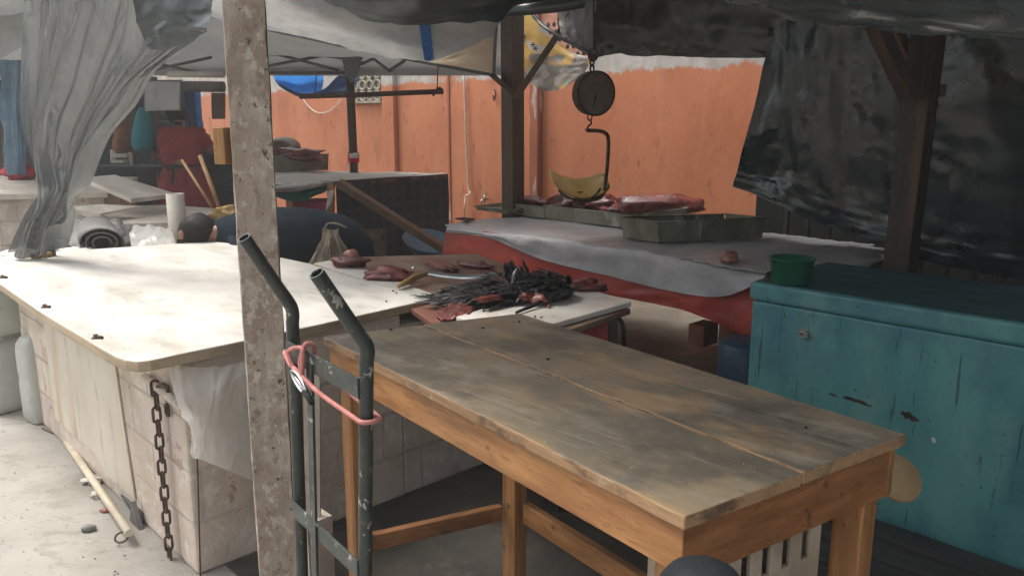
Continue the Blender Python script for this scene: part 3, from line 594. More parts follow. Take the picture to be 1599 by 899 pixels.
# ------------------------------------------------------------------ concrete-splashed post
POSTD = 2.25
pw = thing('rough_post', 'cement splashed square timber post standing before the white counter', 'post', V((*D(430, 899, POSTD).xy, 0)))
tl, tr = D(334, 0, POSTD), D(412, 0, POSTD-.02); bl_, br_ = D(395, 899, POSTD), D(464, 899, POSTD-.02)
def ext(a, b, z): t = (a.z-z)/(a.z-b.z); return a+(b-a)*t
top4 = [ext(tl, bl_, 2.55), ext(tr, br_, 2.55)]; bot4 = [ext(tl, bl_, 0), ext(tr, br_, 0)]
dz = V((-.03, .115, 0)); side = V((-.018, .03, 0))
rings = []
n = 60
for i in range(n+1):
    t = i/n; a, b = lerp(bot4[0], top4[0], t), lerp(bot4[1], top4[1], t)
    k = a+(b-a)*.20                                # front arris a quarter in from the left: the narrow lit face, then the broad face
    P = [a+V((0, .06, 0)), k-V((0, .012, 0)), b, b+dz, a+dz+V((0, .03, 0))]
    r = []
    for j in range(5):
        for s_ in range(4):
            p = lerp(P[j], P[(j+1) % 5], s_/4); p = p+V((noise.noise(V((p.x*30, p.y*30, p.z*11)))*.004, noise.noise(V((p.x*25+9, p.y*25, p.z*14)))*.004, 0)); r.append(p)
    rings.append(r)
MB().loft(rings, smooth=False).build('shaft', 'post', pw, bevel=.0)
cz = D(347, 228, POSTD+.02)
MB().box(cz+V((.0, .03, 0)), (.036, .07, .102), V((1, -.25, 0)), V((.25, 1, 0))).build('cleat', 'tan_z', pw, bevel=.003)

# ------------------------------------------------------------------ white block counter
KZ = .88
ck = thing('block_counter', 'long white topped block counter beside the street', 'counter', LN(-3.6, 1.5, 0))
outl = [(-60, 402), (-40, 418), (0, 443), (60, 485), (120, 521), (163, 547), (180, 556), (196, 561.5), (215, 564), (235, 562), (300, 548), (373, 533), (467, 513), (668, 468), (483, 411), (440, 402), (360, 375)]
P = [W(x, y, KZ) for x, y in outl]
lid = MB().prism(P, KZ-.04, KZ).build('lid_board', 'ctop', ck, bevel=.006, edge='cedge')
MB().prism([W(x, y, KZ-.012) for x, y in ((489, 411), (527, 404), (702, 468), (672, 471))], KZ-.05, KZ-.012).build('lid_strip', 'ctop', ck, bevel=.004, edge='cedge')
gl = [toLN(W(85, 650, 0))[1], toLN(W(255, 890, 0))[1]]
CN0 = sum(gl)/2; CL1 = (toLN(W(300, 548, KZ))[0]+toLN(W(600, 483, KZ))[0])/2-.05
CL0 = toLN(W(0, 408, KZ))[0]+.12; CN1 = toLN(W(650, 475, KZ))[1]-.06
MB().lnbox(CL0, CL1, CN0, CN1, 0, KZ-.042).build('block_body', 'block', ck, bevel=.012)
MB().lnbox(CL0+1.2, CL1-.004, CN1-.002, toLN(PL(770, 720, CL1))[1], 0, .79).build('block_base', 'block', ck, bevel=.012)
pn = CN0-.003
pts = [PN(x, y, pn) for x, y in ((178, 562), (196, 670), (213, 779), (192, 762), (170, 742), (150, 706), (118, 680), (88, 652))]
zz = KZ-.045; top0 = toLN(PN(178, 562, pn))[0]; ll = toLN(PN(88, 652, pn))[0]
pts = [LN(top0, pn, zz)]+pts[1:]+[LN(ll, pn, zz)]
MB().slab(pts, -NX*.006).build('sheet_panel', 'panel', ck)
for x, y in ((4, 434), (70, 480), (150, 528)):
    q = W(x, y, KZ); b0 = MB(); b0.lathe([(.016, 0), (.016, .004), (.009, .005), (.009, .014), (.001, .016)], q, UP, 12); b0.tube([q+UP*.008, q+UP*.006+V((.03, -.012, 0))], .006, 6); b0.build('bolt', 'rust', lid)
# chain hanging on the counter
ch = MB(); top_ = PN(242, 606, CN0-.03); bot_ = PN(271, 935, CN0-.03)
n = 17
for i in range(n):
    t = i/(n-.3); c = lerp(top_, bot_, t)+LX*(noise.noise(V((i*.7, 0, 0)))*.012); dr = (bot_-top_).normalized(); sd_ = LX if i % 2 else NX
    hl, hw = .031, .013; pts = []
    for a in [2*math.pi*k/14 for k in range(14)]:
        pts.append(c+dr*(hl*math.sin(a)*(.55+.45*abs(math.sin(a))) if False else hl*math.sin(a))+sd_*(hw*max(-1, min(1, 1.5*math.cos(a)))))
    ch.tube(pts, .0055, 6, closed=True)
hk = [PN(262, 625, CN0-.01), PN(262, 606, CN0-.03), PN(255, 600, CN0-.035), PN(246, 604, CN0-.03), PN(242, 612, CN0-.03)]
ch.tube(smooth_path(hk, 5), .0075, 8)
ch.build('hanging_chain', 'rust', label='rusty link chain hanging down the block counter', cat='chain')
q = PN(261, 640, CN0-.012); MB().tube([q+LX*(.014*max(-1, min(1, 1.5*math.cos(a))))+UP*(.022*math.sin(a)) for a in [2*math.pi*k/14 for k in range(14)]], .0055, 6, closed=True).build('shackle_ring', 'rust', label='loose rusty ring on the counter blocks beside the chain', cat='ring')
MB().tube([PN(226, 588, CN0-.02), PN(290, 640, CN0-.03)], .016, 10).build('lid_bracket', 'block', ck)
# clear plastic knotted under the lid
k = CL1+.05
rows = [[PN(262, 572, CN0-.03), PL(300, 572, k-.02), PL(345, 570, k+.01), PL(392, 562, k+.01), PL(430, 553, k)],
        [PN(276, 610, CN0-.05), PL(310, 620, k+.03), PL(340, 612, k+.07), PL(385, 605, k+.03), PL(430, 610, k+.02)],
        [PN(294, 660, CN0-.06), PL(316, 668, k+.06), PL(335, 668, k+.05), PL(375, 680, k+.03), PL(430, 680, k+.02)],
        [PN(305, 708, CN0-.05), PL(308, 716, k+.06), PL(325, 722, k+.05), PL(365, 738, k+.03), PL(425, 765, k+.02)]]
MB().sheet(rows, 40, 40, [(.016, 3, (2.6, .6), True)]).build('plastic_bag', 'poly', label='translucent white polythene hanging in folds under the counter lid', cat='plastic bag')
MB().tube(smooth_path([PL(308, 716, k+.06), PL(310, 780, k+.04), PL(313, 900, k+.03)]), .003, 6).build('string', 'rust', label='thin string dangling from the knotted polythene', cat='string')

MB().slab([D(473, 560, 2.62), D(499, 560, 2.62), D(500, 806, 2.62), D(476, 806, 2.62)], V((0, .012, 0))).build('pale_batten', 'white_ply', label='pale upright batten between the post and the hand truck strap', cat='batten')
MB().beam(V((*D(488, 806, 2.63).xy, .0)), V((*D(488, 806, 2.63).xy, D(488, 806, 2.62).z)), .10, .10).build('batten_block', 'block', label='rough masonry stub carrying the pale upright batten', cat='block')
# jugs left of the counter
def jug(px, py, size, label, base=None, d=None):
    c = W(px, py, 0) if base is None else base
    o = thing('plastic_jug', label, 'jug', c, TH+.2, group='milky plastic jugs beside the counter')
    w_, dd, h = size; X = (LX*math.cos(.2)+NX*math.sin(.2)); Y = V((-X.y, X.x, 0))
    rings = []
    for z, s in ((0, .80), (.012, .92), (.05, 1), (h*.46, 1), (h*.49, .965), (h*.54, .965), (h*.57, 1), (h*.8, 1), (h*.9, .93), (h*.97, .7), (h, .4)):
        r = []
        for k in range(28):
            a = 2*math.pi*k/28; cx = abs(math.cos(a))**.45*math.copysign(1, math.cos(a)); sy = abs(math.sin(a))**.45*math.copysign(1, math.sin(a))
            r.append(c+X*(w_/2*s*cx)+Y*(dd/2*s*sy)+UP*z)
        rings.append(r)
    MB().loft(rings).build('body', 'jug', o)
    n = c+UP*h; MB().lathe([(.03, -.01), (.03, .03), (.001, .03)], n-X*.05, UP, 16).build('cap', 'paper', o)
    MB().tube(smooth_path([n+X*.09-UP*.03, n+X*.075+UP*.03, n+X*.0+UP*.03, n-X*.03-UP*.005]), .012, 8).build('handle', 'jug', o)
    return o
b0 = W(6, 634, 0)
jug(0, 0, (.34, .26, .42), 'milky square jug on the ground under another jug', b0)
jug(0, 0, (.36, .28, .30), 'milky jug stacked on top of a ground jug beside the counter', b0+UP*.455)
jug(0, 0, (.17, .15, .50), 'tall pale jug between the stacked jugs and the rusty panel', W(66, 655, 0))

# pipes and litter on the street
a, b = W(104, 690, .018), W(202, 832, .055)
pv = thing('plastic_pole', 'long cream pole with a wire ring lying along the counter foot', 'pole', (a+b)/2-UP*.03)
MB().tube([a, b], .0165, 12).build('tube', 'pvc', pv)
MB().tube([W(190, 838, .03)+V((.026*math.cos(t), .01*math.sin(t)*0+.02*math.sin(t), .012*math.sin(t))) for t in [2*math.pi*k/14 for k in range(14)]], .0045, 6, closed=True).build('ring', 'rust', pv)
MB().tube([W(150, 700, .025), W(222, 808, .03)], .022, 12).build('grey_pipe', 'greyroll', label='dull grey pipe on the ground close under the counter panel', cat='pipe')
MB().tube([W(66, 668, .008), W(96, 681, .008)], .005, 6).build('twig', 'dark_x', label='short dark stick on the concrete near the jugs', cat='stick')
q = CN0-.02; MB().slab([PN(206, 846, q), PN(212, 781, q), PN(228, 838, q)], -NX*.018).build('dark_gap_slab', 'stone', label='dark three cornered slab put in for the dark gap at the counter foot by the pole end', cat='slab')  # dark wedge put in for the shaded gap at the counter foot
for px, py, r, lab in ((148, 748, .035, 'largest crumpled white paper scrap beside the cream pole'), (152, 772, .022, 'small torn paper scrap below the crumpled one')):
    c = W(px, py, .012); mb = MB(); mb.blob(c, (r*1.3, r*.9, .014), .7, 5, px, sub=3); mb.build('paper_scrap', 'paper', label=lab, cat='paper scrap', group='paper scraps on the street')
MB().blob(W(138, 824, .012), (.03, .022, .016), .15, 2, 3).build('pebble', 'stone', label='grey pebble on the concrete street below the pole', cat='pebble')
MB().blob(W(165, 796, .008), (.024, .014, .008), .3, 3, 5).build('plastic_scrap', 'flesh', label='pinkish flat scrap on the street beside the pole', cat='scrap')
mb = MB(); rng = random.Random(3)
for i in range(26):
    x, y = rng.uniform(-10, 210), rng.uniform(670, 899); c = W(x, y, .003)
    if toLN(c)[1] < CN0-.1: mb.blob(c, (rng.uniform(.002, .006), rng.uniform(.002, .005), rng.uniform(.001, .003)), .3, 3, i, sub=1)
mb.build('grit', 'stone', kind='stuff')

# ------------------------------------------------------------------ butcher's table with meat, bird, knife
bt = thing('butcher_table', 'low plywood butcher table stained red beside the white counter', 'table', W(760, 440, KZ)-UP*KZ)
bq = [W(522, 402, .86), W(742, 396, .86), W(985, 482, .86), W(760, 560, .86)]
MB().prism(bq, .835, .86).build('table_top', 'ply', bt, bevel=.004)
for p in bq[1:3]:
    c = lerp(p, sum(bq, V((0, 0, 0)))/4, .12); MB().box(V((c.x, c.y, .415)), (.06, .06, .83), LX, NX).build('leg', 'dark_z', bt)
mb = MB(); e0, e1, e2 = W(742, 398, .85), W(983, 484, .85), W(800, 560, .85)
rc = [W(850, 523, .832), W(900, 508, .832), W(952, 492, .832)]; mb.sheet([rc, [p-UP*.12 for p in rc], [p-UP*.34 for p in rc]], 30, 14, [(.012, 4, (1.5, .4), False)])
mb.build('red_cover', 'red', bt)
cbp = [W(927, 453, .885), W(986, 471, .885), W(800, 523, .885), W(712, 494, .885), W(820, 462, .885)]
MB().prism(cbp, .862, .885).build('cutting_board', 'cutting', label='white cutting board under the black feathered bird', cat='cutting board', bevel=.004)
# bird
bd = thing('feathered_bird', 'black feathered dead bird lying on the white cutting board', 'bird', W(800, 455, .885))
def feather(mb, a, b, w_, lift, seed):
    a, b = V(a), V(b); d = b-a; s_ = d.cross(UP).normalized(); n = 7; vs = []
    for i in range(n+1):
        t = i/n; ww = w_*(math.sin(math.pi*min(1, t*.9+.12))**.7)*(1 if t < .85 else (1-t)/.15*.9+.1)
        c = lerp(a, b, t)+UP*(lift*math.sin(math.pi*t)+noise.noise(V((seed, t*3, 0)))*.008)+s_*(d.length*(.22*noise.noise(V((seed*1.7, 3.3, 0)))*math.sin(math.pi*t)+.12*noise.noise(V((seed, t*4, 5)))))
        vs += [c-s_*ww-UP*ww*.35, c+UP*.002, c+s_*ww-UP*ww*.35]
    mb.add(vs, [f for i in range(n) for f in ((3*i, 3*i+1, 3*i+4, 3*i+3), (3*i+1, 3*i+2, 3*i+5, 3*i+4))], True)
rng = random.Random(5)
BX = (LX*.25+NX*1).normalized(); BY = V((-BX.y, BX.x, 0))
lumps = [(W(856, 453, .925), (.12, .10, .06)), (W(800, 462, .91), (.15, .07, .038)), (W(765, 452, .905), (.12, .06, .03))]
mb = MB()
for i, (c, r_) in enumerate(lumps): mb.blob(c, r_, .25, 3, i+2, X=BX, Y=BY)
mb.build('body', 'feather', bd)
mb = MB()
for c, r_ in lumps:
    for i in range(80):
        a = rng.uniform(0, 2*math.pi); e = rng.uniform(.05, 1.45)
        u_ = V((math.cos(a)*math.cos(e), math.sin(a)*math.cos(e), math.sin(e)))
        p = c+BX*(r_[0]*u_.x)+BY*(r_[1]*u_.y)+UP*(r_[2]*u_.z+.004)
        nrm = (BX*(u_.x/r_[0])+BY*(u_.y/r_[1])+UP*(u_.z/r_[2])).normalized()
        d = (-BX+BY*rng.uniform(-.5, .35)+UP*rng.uniform(-.1, .25)); d = (d-nrm*d.dot(nrm)*.8).normalized()
        feather(mb, p, p+d*rng.uniform(.06, .15), rng.uniform(.009, .017), .006, i)
mb.build('body_feathers', 'feather', bd)
mb = MB()
for i in range(22):
    t = i/21; a = W(760+30*rng.random(), 444+rng.uniform(0, 14), rng.uniform(.91, .94)); b = W(rng.uniform(655, 700), 456+16*t, .89)
    feather(mb, a, b, rng.uniform(.010, .018), rng.uniform(.01, .03), i+200)
for i in range(12):
    a = W(rng.uniform(735, 770), rng.uniform(462, 470), .90); b = W(rng.uniform(645, 700), rng.uniform(468, 482), .885)
    feather(mb, a, b, rng.uniform(.006, .013), .012, i+230)
for i in range(7):
    a = W(700, 466, .89); b = W(rng.uniform(636, 660), rng.uniform(458, 466), .885); feather(mb, a, b, .010, .006, i+250)
for i in range(8):
    a = W(rng.uniform(780, 800), rng.uniform(462, 474), .90); b = W(rng.uniform(750, 764), rng.uniform(481, 489), .889)
    feather(mb, a, b, rng.uniform(.008, .014), .01, i+260)
mb.build('wing_feathers', 'feather', bd)
mb = MB()
for i in range(16):
    a = W(rng.uniform(795, 840), rng.uniform(440, 452), .94); b = D(rng.uniform(782, 815), rng.uniform(403, 425), a.y+rng.uniform(.0, .08)); feather(mb, a, b, rng.uniform(.008, .016), .01, i+90)
for i in range(9):
    a = W(rng.uniform(845, 870), rng.uniform(438, 448), .95); b = D(rng.uniform(830, 852), rng.uniform(417, 430), a.y+.03); feather(mb, a, b, rng.uniform(.008, .016), .01, i+120)
mb.build('tail_feathers', 'feather', bd)
mb = MB(); mb.blob(W(838, 466, .915), (.05, .03, .025), .35, 4, 9, X=LX, Y=NX); mb.blob(W(853, 455, .935), (.022, .018, .045), .35, 4, 12, X=LX, Y=NX); mb.tube(smooth_path([W(850, 468, .90), W(856, 472, .895), W(857, 480, .89)]), .007, 8)
mb.build('bare_flesh', 'flesh', bd)
MB().blob(W(716, 462, .895), (.06, .03, .012), .5, 4, 15, X=BX, Y=BY).build('bare_flesh', 'meat', bd); MB().blob(W(822, 463, .925), (.03, .02, .014), .4, 4, 16, X=BX, Y=BY).build('bare_flesh', 'meat', bd); MB().blob(W(765, 466, .93), (.07, .012, .012), .5, 4, 18, X=BX, Y=BY).build('bare_flesh', 'meat', bd); MB().blob(W(690, 472, .885), (.05, .035, .010), .6, 4, 19, X=BX, Y=BY).build('bare_flesh', 'meat', bd)
MB().blob(W(905, 447, .90), (.13, .06, .03), .35, 4, 4, X=LX+NX, Y=NX-LX).build('meat_slab', 'meat', label='dark red meat slab behind the bird on the cutting board', cat='meat')
MB().tube([W(806, 488, .895), W(830, 478, .90), W(853, 466, .915)], [.006, .008, .009], 8).build('knife_steel', 'rubber', label='thin black rod sticking out from under the bird', cat='rod')
mb = MB(); mb.sheet([[W(690, 478, .88), W(725, 462, .885), W(745, 470, .89)], [W(680, 490, .875), W(715, 478, .89), W(740, 482, .89)], [W(690, 500, .87), W(715, 498, .87), W(732, 490, .888)]], 20, 16, [(.012, 4, (1, 1), False)])
mb.build('bloody_cloth', 'meat', label='bloodstained pink cloth beneath the wing feathers', cat='cloth', thick=.006)
mb = MB(); rngm = random.Random(4)
mb.blob(W(690, 415, .875), (.16, .05, .012), .4, 5, 14, X=LX-NX*.2, Y=NX); mb.blob(W(740, 412, .875), (.13, .05, .018), .4, 5, 17, X=LX, Y=NX)
mb.build('meat_scraps', 'meat', label='thin red meat trimmings spread behind the long knife', cat='meat')
# meat beside the knife, knife
MB().blob(W(610, 430, .89), (.13, .055, .04), .45, 4, 21, X=V((1, -.2, 0)), Y=V((.2, 1, 0))).build('meat_piece', 'meat', label='ragged dark meat piece touching the yellow knife handle', cat='meat')
mt = thing('meat_joint', 'small meat joint with pale knuckle at the end of the counter', 'meat', W(548, 410, KZ))
MB().blob(W(546, 408, .90), (.10, .055, .032), .3, 3, 31).build('dark_end', 'meat', mt); MB().blob(W(549, 399, .93), (.045, .035, .035), .2, 2, 33).build('pale_end', 'fat', mt)
kn = thing('long_knife', 'long curved knife with yellowish wooden handle on the plywood', 'knife', W(680, 430, .88))
path = [W(664, 427, .90), W(690, 431, .895), W(720, 434, .895), W(750, 433, .90), (W(785, 428, .905))]
vs = []; hw = (.018, .022, .024, .022, .012)
sm_ = smooth_path(path, 5)
for i, p in enumerate(sm_):
    t = i/(len(sm_)-1); k = .020 if t < .8 else .020*(1-t)/.2+.003
    vs += [p-V((0, k*.9, 0))+UP*-.003, p+V((0, k*.9, 0))+UP*.012]
MB().add(vs, [(2*i, 2*i+1, 2*i+3, 2*i+2) for i in range(len(sm_)-1)], True).build('blade', 'blade', kn, thick=.004)
h0 = W(664, 428, .905); h1 = W(622, 446, .89)
MB().tube(smooth_path([h0, lerp(h0, h1, .4)+UP*.006, lerp(h0, h1, .75), h1], 4), [.020]*5+[.024]*4+[.020]*3+[.012], 10, sq=.6).build('handle', 'horn', kn)
MB().lathe([(.011, 0), (.011, .006), (.001, .01)], W(646, 419, .925), V((0, -.5, 1)), 12).build('rivet', 'chrome', kn)

# flies
fl0 = None
for i, (px, py, z) in enumerate(((614, 454, KZ), (620, 457, KZ), (636, 437, KZ), (604, 470, KZ), (828, 497, .886), (836, 494, .886), (838, 499, .886), (847, 495, .886), (812, 502, 1.0), (754, 512, 1.0), (1260, 668, .998), (612, 514, 1.0), (858, 560, 1.0))):
    p = W(px, py, z+.004)
    if fl0 is None:
        fl0 = MB().blob(p, (.006, .0035, .0032), .1, 2, 1, sub=2).add([p+V((-.002, .001, .003)), p+V((-.011, .006, .003)), p+V((-.011, .001, .003)), p+V((-.002, -.001, .003)), p+V((-.011, -.001, .003)), p+V((-.011, -.006, .003))], [(0, 1, 2), (3, 4, 5)]).build('fly', 'feather', label='tiny black fly settled on the meat boards or table', cat='fly', group='flies on the boards'); f0 = p
    else:
        k = fl0.copy(); COL.objects.link(k); k.location = fl0.location+(p-f0); k.rotation_euler.z = i*1.3

# ------------------------------------------------------------------ meat table with red cloth and grey sheet
MZ = .88
fr = toLN(W(1050, 402, MZ))[1]
MN0, MN1 = fr, fr+1.35
ML0, ML1 = toLN(W(720, 352, MZ))[0], toLN(W(1205, 432, MZ))[0]+.55
tm = thing('meat_table', 'long meat stall table in red and grey vinyl before the orange wall', 'table', LN((ML0+ML1)/2, MN0+.6, 0))
MB().lnbox(ML0+.03, ML1-.35, MN0+.03, MN1-.05, MZ-.04, MZ-.006).build('table_top', 'ply', tm)
for l in (ML0+.1, ML1-.42):
    for n_ in (MN0+.12, MN1-.12): MB().lnbox(l-.035, l+.035, n_-.035, n_+.035, 0, MZ-.041).build('leg', 'dark_z', tm)
g = MN0
front = [(697, 352), (760, 360), (845, 368), (950, 385), (1050, 402), (1130, 418), (1195, 428)]
def fl(px, py): return PN(px, py, g)
rows = [[LN(toLN(W(x, y, MZ))[0]-.02, MN1, MZ+.02*0+.004) for x, y in front],
        [LN(toLN(W(x, y, MZ))[0]-.01, g+.5, MZ+.012) for x, y in front],
        [W(x, y-2, MZ)+NX*.03+UP*.006 for x, y in front],
        [PN(x, y+3, g-.012) for x, y in front],
        [PN(695, 362, g-.02), PN(765, 372, g-.02), PN(845, 405, g-.025), PN(955, 432, g-.025), PN(1050, 455, g-.03), PN(1125, 463, g-.04), PN(1188, 440, g-.05)]]
MB().sheet(rows, 90, 40, [(.010, 3, (2.2, 1.2), False), (.006, 5, (3, .8), True)]).build('grey_sheet', 'greyvinyl', tm)
# the part of the sheet that runs on over the end of the table
rows = [[LN(ML1-.72, MN1-.1, MZ+.01), LN(ML1-.4, MN1-.2, MZ+.01), PN(1330, 388, g+.75)],
        [LN(ML1-.66, g+.6, MZ+.012), LN(ML1-.35, g+.55, MZ+.012), PN(1386, 401, g+.55)],
        [LN(ML1-.60, g+.28, MZ+.012), LN(ML1-.33, g+.28, MZ+.0), PN(1330, 414, g+.28)],
        [PN(1188, 428, g+.0), PN(1230, 432, g+.05), PN(1262, 428, g+.10)]]
MB().sheet(rows, 24, 24, [(.006, 3, (1, 1), False)]).build('sheet_end', 'greyvinyl', tm)
rows = [[PN(x, y+2, g+.004) for x, y in ((698, 352), (780, 362), (860, 372), (950, 387), (1050, 405), (1130, 420), (1215, 436))],
        [PN(x, y, g-.004) for x, y in ((692, 385), (780, 405), (860, 425), (950, 440), (1050, 455), (1110, 470), (1215, 480))],
        [PN(x, y, g-.006) for x, y in ((688, 420), (780, 450), (860, 455), (930, 458), (1030, 476), (1095, 494), (1120, 510), (1215, 548))]]
rows[2] = [rows[2][i] for i in (0, 1, 2, 3, 4, 5, 7)]
MB().sheet(rows, 80, 24, [(.014, 4, (3, .4), False)]).build('red_cloth', 'red', tm)
lf = ML0-.0
MB().sheet([[PN(698, 354, g+.004), LN(toLN(PN(698, 354, g))[0], g+.5, MZ), LN(toLN(PN(698, 354, g))[0], MN1, MZ)], [PN(688, 420, g+.004), LN(toLN(PN(690, 400, g))[0]-.02, g+.5, .42), LN(toLN(PN(690, 400, g))[0], MN1, .42)]], 24, 12, [(.012, 3, (2, .4), False)]).build('red_cloth', 'red', tm)
# trays
def tray(name, near, left, right, z0, h, label, grp='metal trays of meat on the stall table', m='tin'):
    a, b, c_ = near, left, right; d_ = b+c_-a; t = .004
    o = thing(name, label, 'tray', V((*((b+c_)/2).xy, z0)), math.atan2((c_-a).y, (c_-a).x), group=grp)
    mb = MB(); Q = [a, c_, d_, b]
    for i in range(4):
        p, q_ = Q[i], Q[(i+1) % 4]; ctr = (a+d_)/2; outw = ((p+q_)/2-ctr); outw.z = 0; outw.normalize()
        e = outw*.012; mb.slab([V((*p.xy, z0)), V((*q_.xy, z0)), V((*(q_+e).xy, z0+h)), V((*(p+e).xy, z0+h))], -outw*t)
    mb.prism([p.xy for p in Q], z0, z0+.004); mb.build('pan', m, o)
    rim = [V((*(p+(p-ctr).normalized()*.016).xy, z0+h)) for p in Q]
    MB().tube(rim, .0055, 6, closed=True).build('rim', m, o); return o, (b+c_)/2
tz = MZ+.016
n1, l1_, r1 = W(1028, 379, tz), W(973, 371, tz), W(1190, 372, tz)
tray('deep_tray', n1, l1_, r1, tz, .135, 'deep dull tin tray standing nearest on the grey sheet')
n2 = W(968, 358, tz+.0); l2 = n2-LX*.0+NX*.38
tray('shallow_tray', W(985, 357, tz), W(1070, 345, tz), W(852, 341, tz), tz, .10, 'long shallow tin tray under the stacked red meat')
tray('shallow_tray', W(851, 341, tz), W(905, 334, tz), W(786, 333, tz), tz, .09, 'smaller tin tray at the left end of the meat')
tray('shallow_tray', W(792, 336, tz+.02), W(830, 331, tz+.02), W(744, 322, tz+.06), tz+.03, .03, 'empty flat tray tilted at the table end')
def slab_meat(px, py, z, rad, seed, lab, X=LX, Y=NX, amp=.42): MB().blob(W(px, py, z), rad, amp, 3.5, seed, X=X, Y=Y).build('meat_slab', 'meat', label=lab, cat='meat', group='red meat on the tin trays')
slab_meat(1026, 321, 1.0, (.36, .15, .10), 41, 'largest smooth dark meat slab lying across the tin trays', X=V((1, -.05, 0)), Y=V((.05, 1, 0)), amp=.16)
slab_meat(935, 318, .985, (.22, .14, .075), 43, 'folded dark meat slab under the yellow scale pan')
slab_meat(882, 317, .985, (.19, .14, .07), 45, 'ragged meat slab left of the scale pan')
slab_meat(830, 317, .98, (.16, .11, .055), 47, 'small ragged meat heap at the left tray end')
slab_meat(955, 329, 1.0, (.12, .05, .03), 49, 'small striped meat strip near the front rim of the long tray')
MB().blob(W(1137, 402, MZ+.04), (.05, .05, .035), .4, 4, 52).build('meat_scrap', 'fat', label='lone meat scrap on the dim end of the grey sheet', cat='meat')
MB().box(W(726, 342, MZ+.03), (.13, .09, .012), LX, NX).build('small_slate', 'rubber', label='small black slate on the left corner of the grey sheet', cat='slate', bevel=.002)
# under the meat table
for px, py, s_, lab in ((1098, 520, .14, 'reddish timber block under the meat table, nearer the open floor'), (1146, 522, .13, 'reddish timber block under the meat table, beside the teal chest')):
    c = PN(px, py, MN0+.25); MB().box(V((c.x, c.y, c.z)), (.11, .16, .13), LX, NX).build('timber_block', 'brownbag', label=lab, cat='block', bevel=.006, group='timber blocks under the meat table')
c0, c1 = PN(1075, 545, MN0+.25), PN(1180, 548, MN0+.25)
MB().beam(V((c0.x, c0.y, c0.z-.03)), V((c1.x, c1.y, c1.z-.03)), .3, .05).build('low_bench', 'dark_x', label='low dark bench carrying timber blocks under the meat table', cat='bench')
MB().tube(smooth_path([D(956, 490, 4.2), D(966, 497, 4.2), D(973, 512, 4.2), D(975, 560, 4.2)]), .012, 8).build('bent_rod', 'rubber', label='bent black rod under the white cutting board end', cat='rod')
MB().lathe([(.14, 0), (.15, .02), (.15, .5), (.13, .52), (.001, .52)], V((*PN(1166, 560, MN0-.12).xy, 0)), UP, 24).build('plastic_drum', 'bluedrum', label='dark blue drum tucked between the meat table and teal chest', cat='drum')

# ------------------------------------------------------------------ hanging scale
SD = 5.25
sc = thing('hanging_scale', 'old hanging dial scale with yellow pan above the meat', 'scale', D(905, 310, SD), 0)
fn_ = V((.42, -.88, -.05)).normalized(); cdial = D(926, 146, SD)
Rd = .137
MB().lathe([(.001, -.035), (Rd*.97, -.035), (Rd, -.03), (Rd, .03), (Rd*1.03, .033), (Rd*1.03, .042), (Rd*.95, .044)], cdial, fn_, 44).build('dial_case', 'rust', sc)
dl = MB().lathe([(Rd*.96, .038), (.001, .038)], cdial, fn_, 44).build('dial_face', 'dial', sc)
u_ = fn_.cross(UP).normalized(); v_ = u_.cross(fn_)
mb = MB()
for k in range(40):
    a = 2*math.pi*k/40; rr0 = Rd*(.82 if k % 5 else .74); p0, p1 = cdial+fn_*.040+(u_*math.cos(a)+v_*math.sin(a))*rr0, cdial+fn_*.040+(u_*math.cos(a)+v_*math.sin(a))*Rd*.9
    mb.beam(p0, p1, .002, .001, up=fn_)
mb.build('dial_marks', 'ink', dl)
MB().beam(cdial+fn_*.042, cdial+fn_*.042+(u_*.2-v_*1).normalized()*Rd*.72, .006, .002, up=fn_).build('needle', 'ink', dl)
MB().tube([D(927, -30, SD), D(927, 76, SD)], .006, 6).build('rope', 'rust', sc)
mb = MB()
mb.tube([D(926, 86, SD)+V((.028*math.cos(a), 0, .036*math.sin(a))) for a in [2*math.pi*k/16 for k in range(16)]], .007, 6, closed=True)
for yy in (98, 107): mb.tube([D(924.5, yy, SD)+V((.012*math.cos(a), .012*math.cos(a)*.5, .024*math.sin(a))) for a in [2*math.pi*k/12 for k in range(12)]], .006, 6, closed=True)
mb.build('top_ring', 'rust', sc)
mb = MB(); mb.tube([D(921, 182, SD)+V((.014*math.cos(a), 0, .026*math.sin(a))) for a in [2*math.pi*k/12 for k in range(12)]], .005, 6, closed=True)
mb.tube(smooth_path([D(922, 186, SD), D(923, 193, SD), D(918, 198, SD), D(918, 204, SD), D(922, 206, SD)]), .006, 6); mb.build('hook', 'rust', sc)
mb = MB(); mb.tube(smooth_path([D(918, 204, SD), D(934, 204.5, SD), D(945, 208, SD), D(950, 218, SD), D(949, 250, SD), D(946, 280, SD), D(943, 300, SD), D(936, 309, SD+.01), D(920, 312, SD+.03), D(905, 311, SD+.05)]), .0125, 10); mb.lathe([(.0, 0), (.022, .02), (.022, .026), (.0, .03)], D(918, 208, SD), UP, 10)
mb.build('arm', 'rust', sc)
mb = MB(); hubp = D(905, 313, SD+.03)
for s_, e in ((-1, (872, 297)), (1, (938, 294))):
    for dd in (-.13, .10):
        mb.tube(smooth_path([hubp, D(905+s_*14, 310, SD+.05+dd*.5), D((905+e[0])/2+s_*8, 305, SD+.05+dd), D(e[0], e[1], SD+.05+dd)]), .008, 8)
mb.lathe([(.04, -.02), (.045, 0), (.03, .03), (.02, .07)], hubp-UP*.01, UP, 16)
mb.build('pan_cradle', 'rust', sc)
pcn = D(904, 291, SD+.08); vs = []; nr_, na = 10, 40
tx = V((1, .12, -.02)); ty = V((-.1, .92, .36)); tzv = tx.cross(ty)
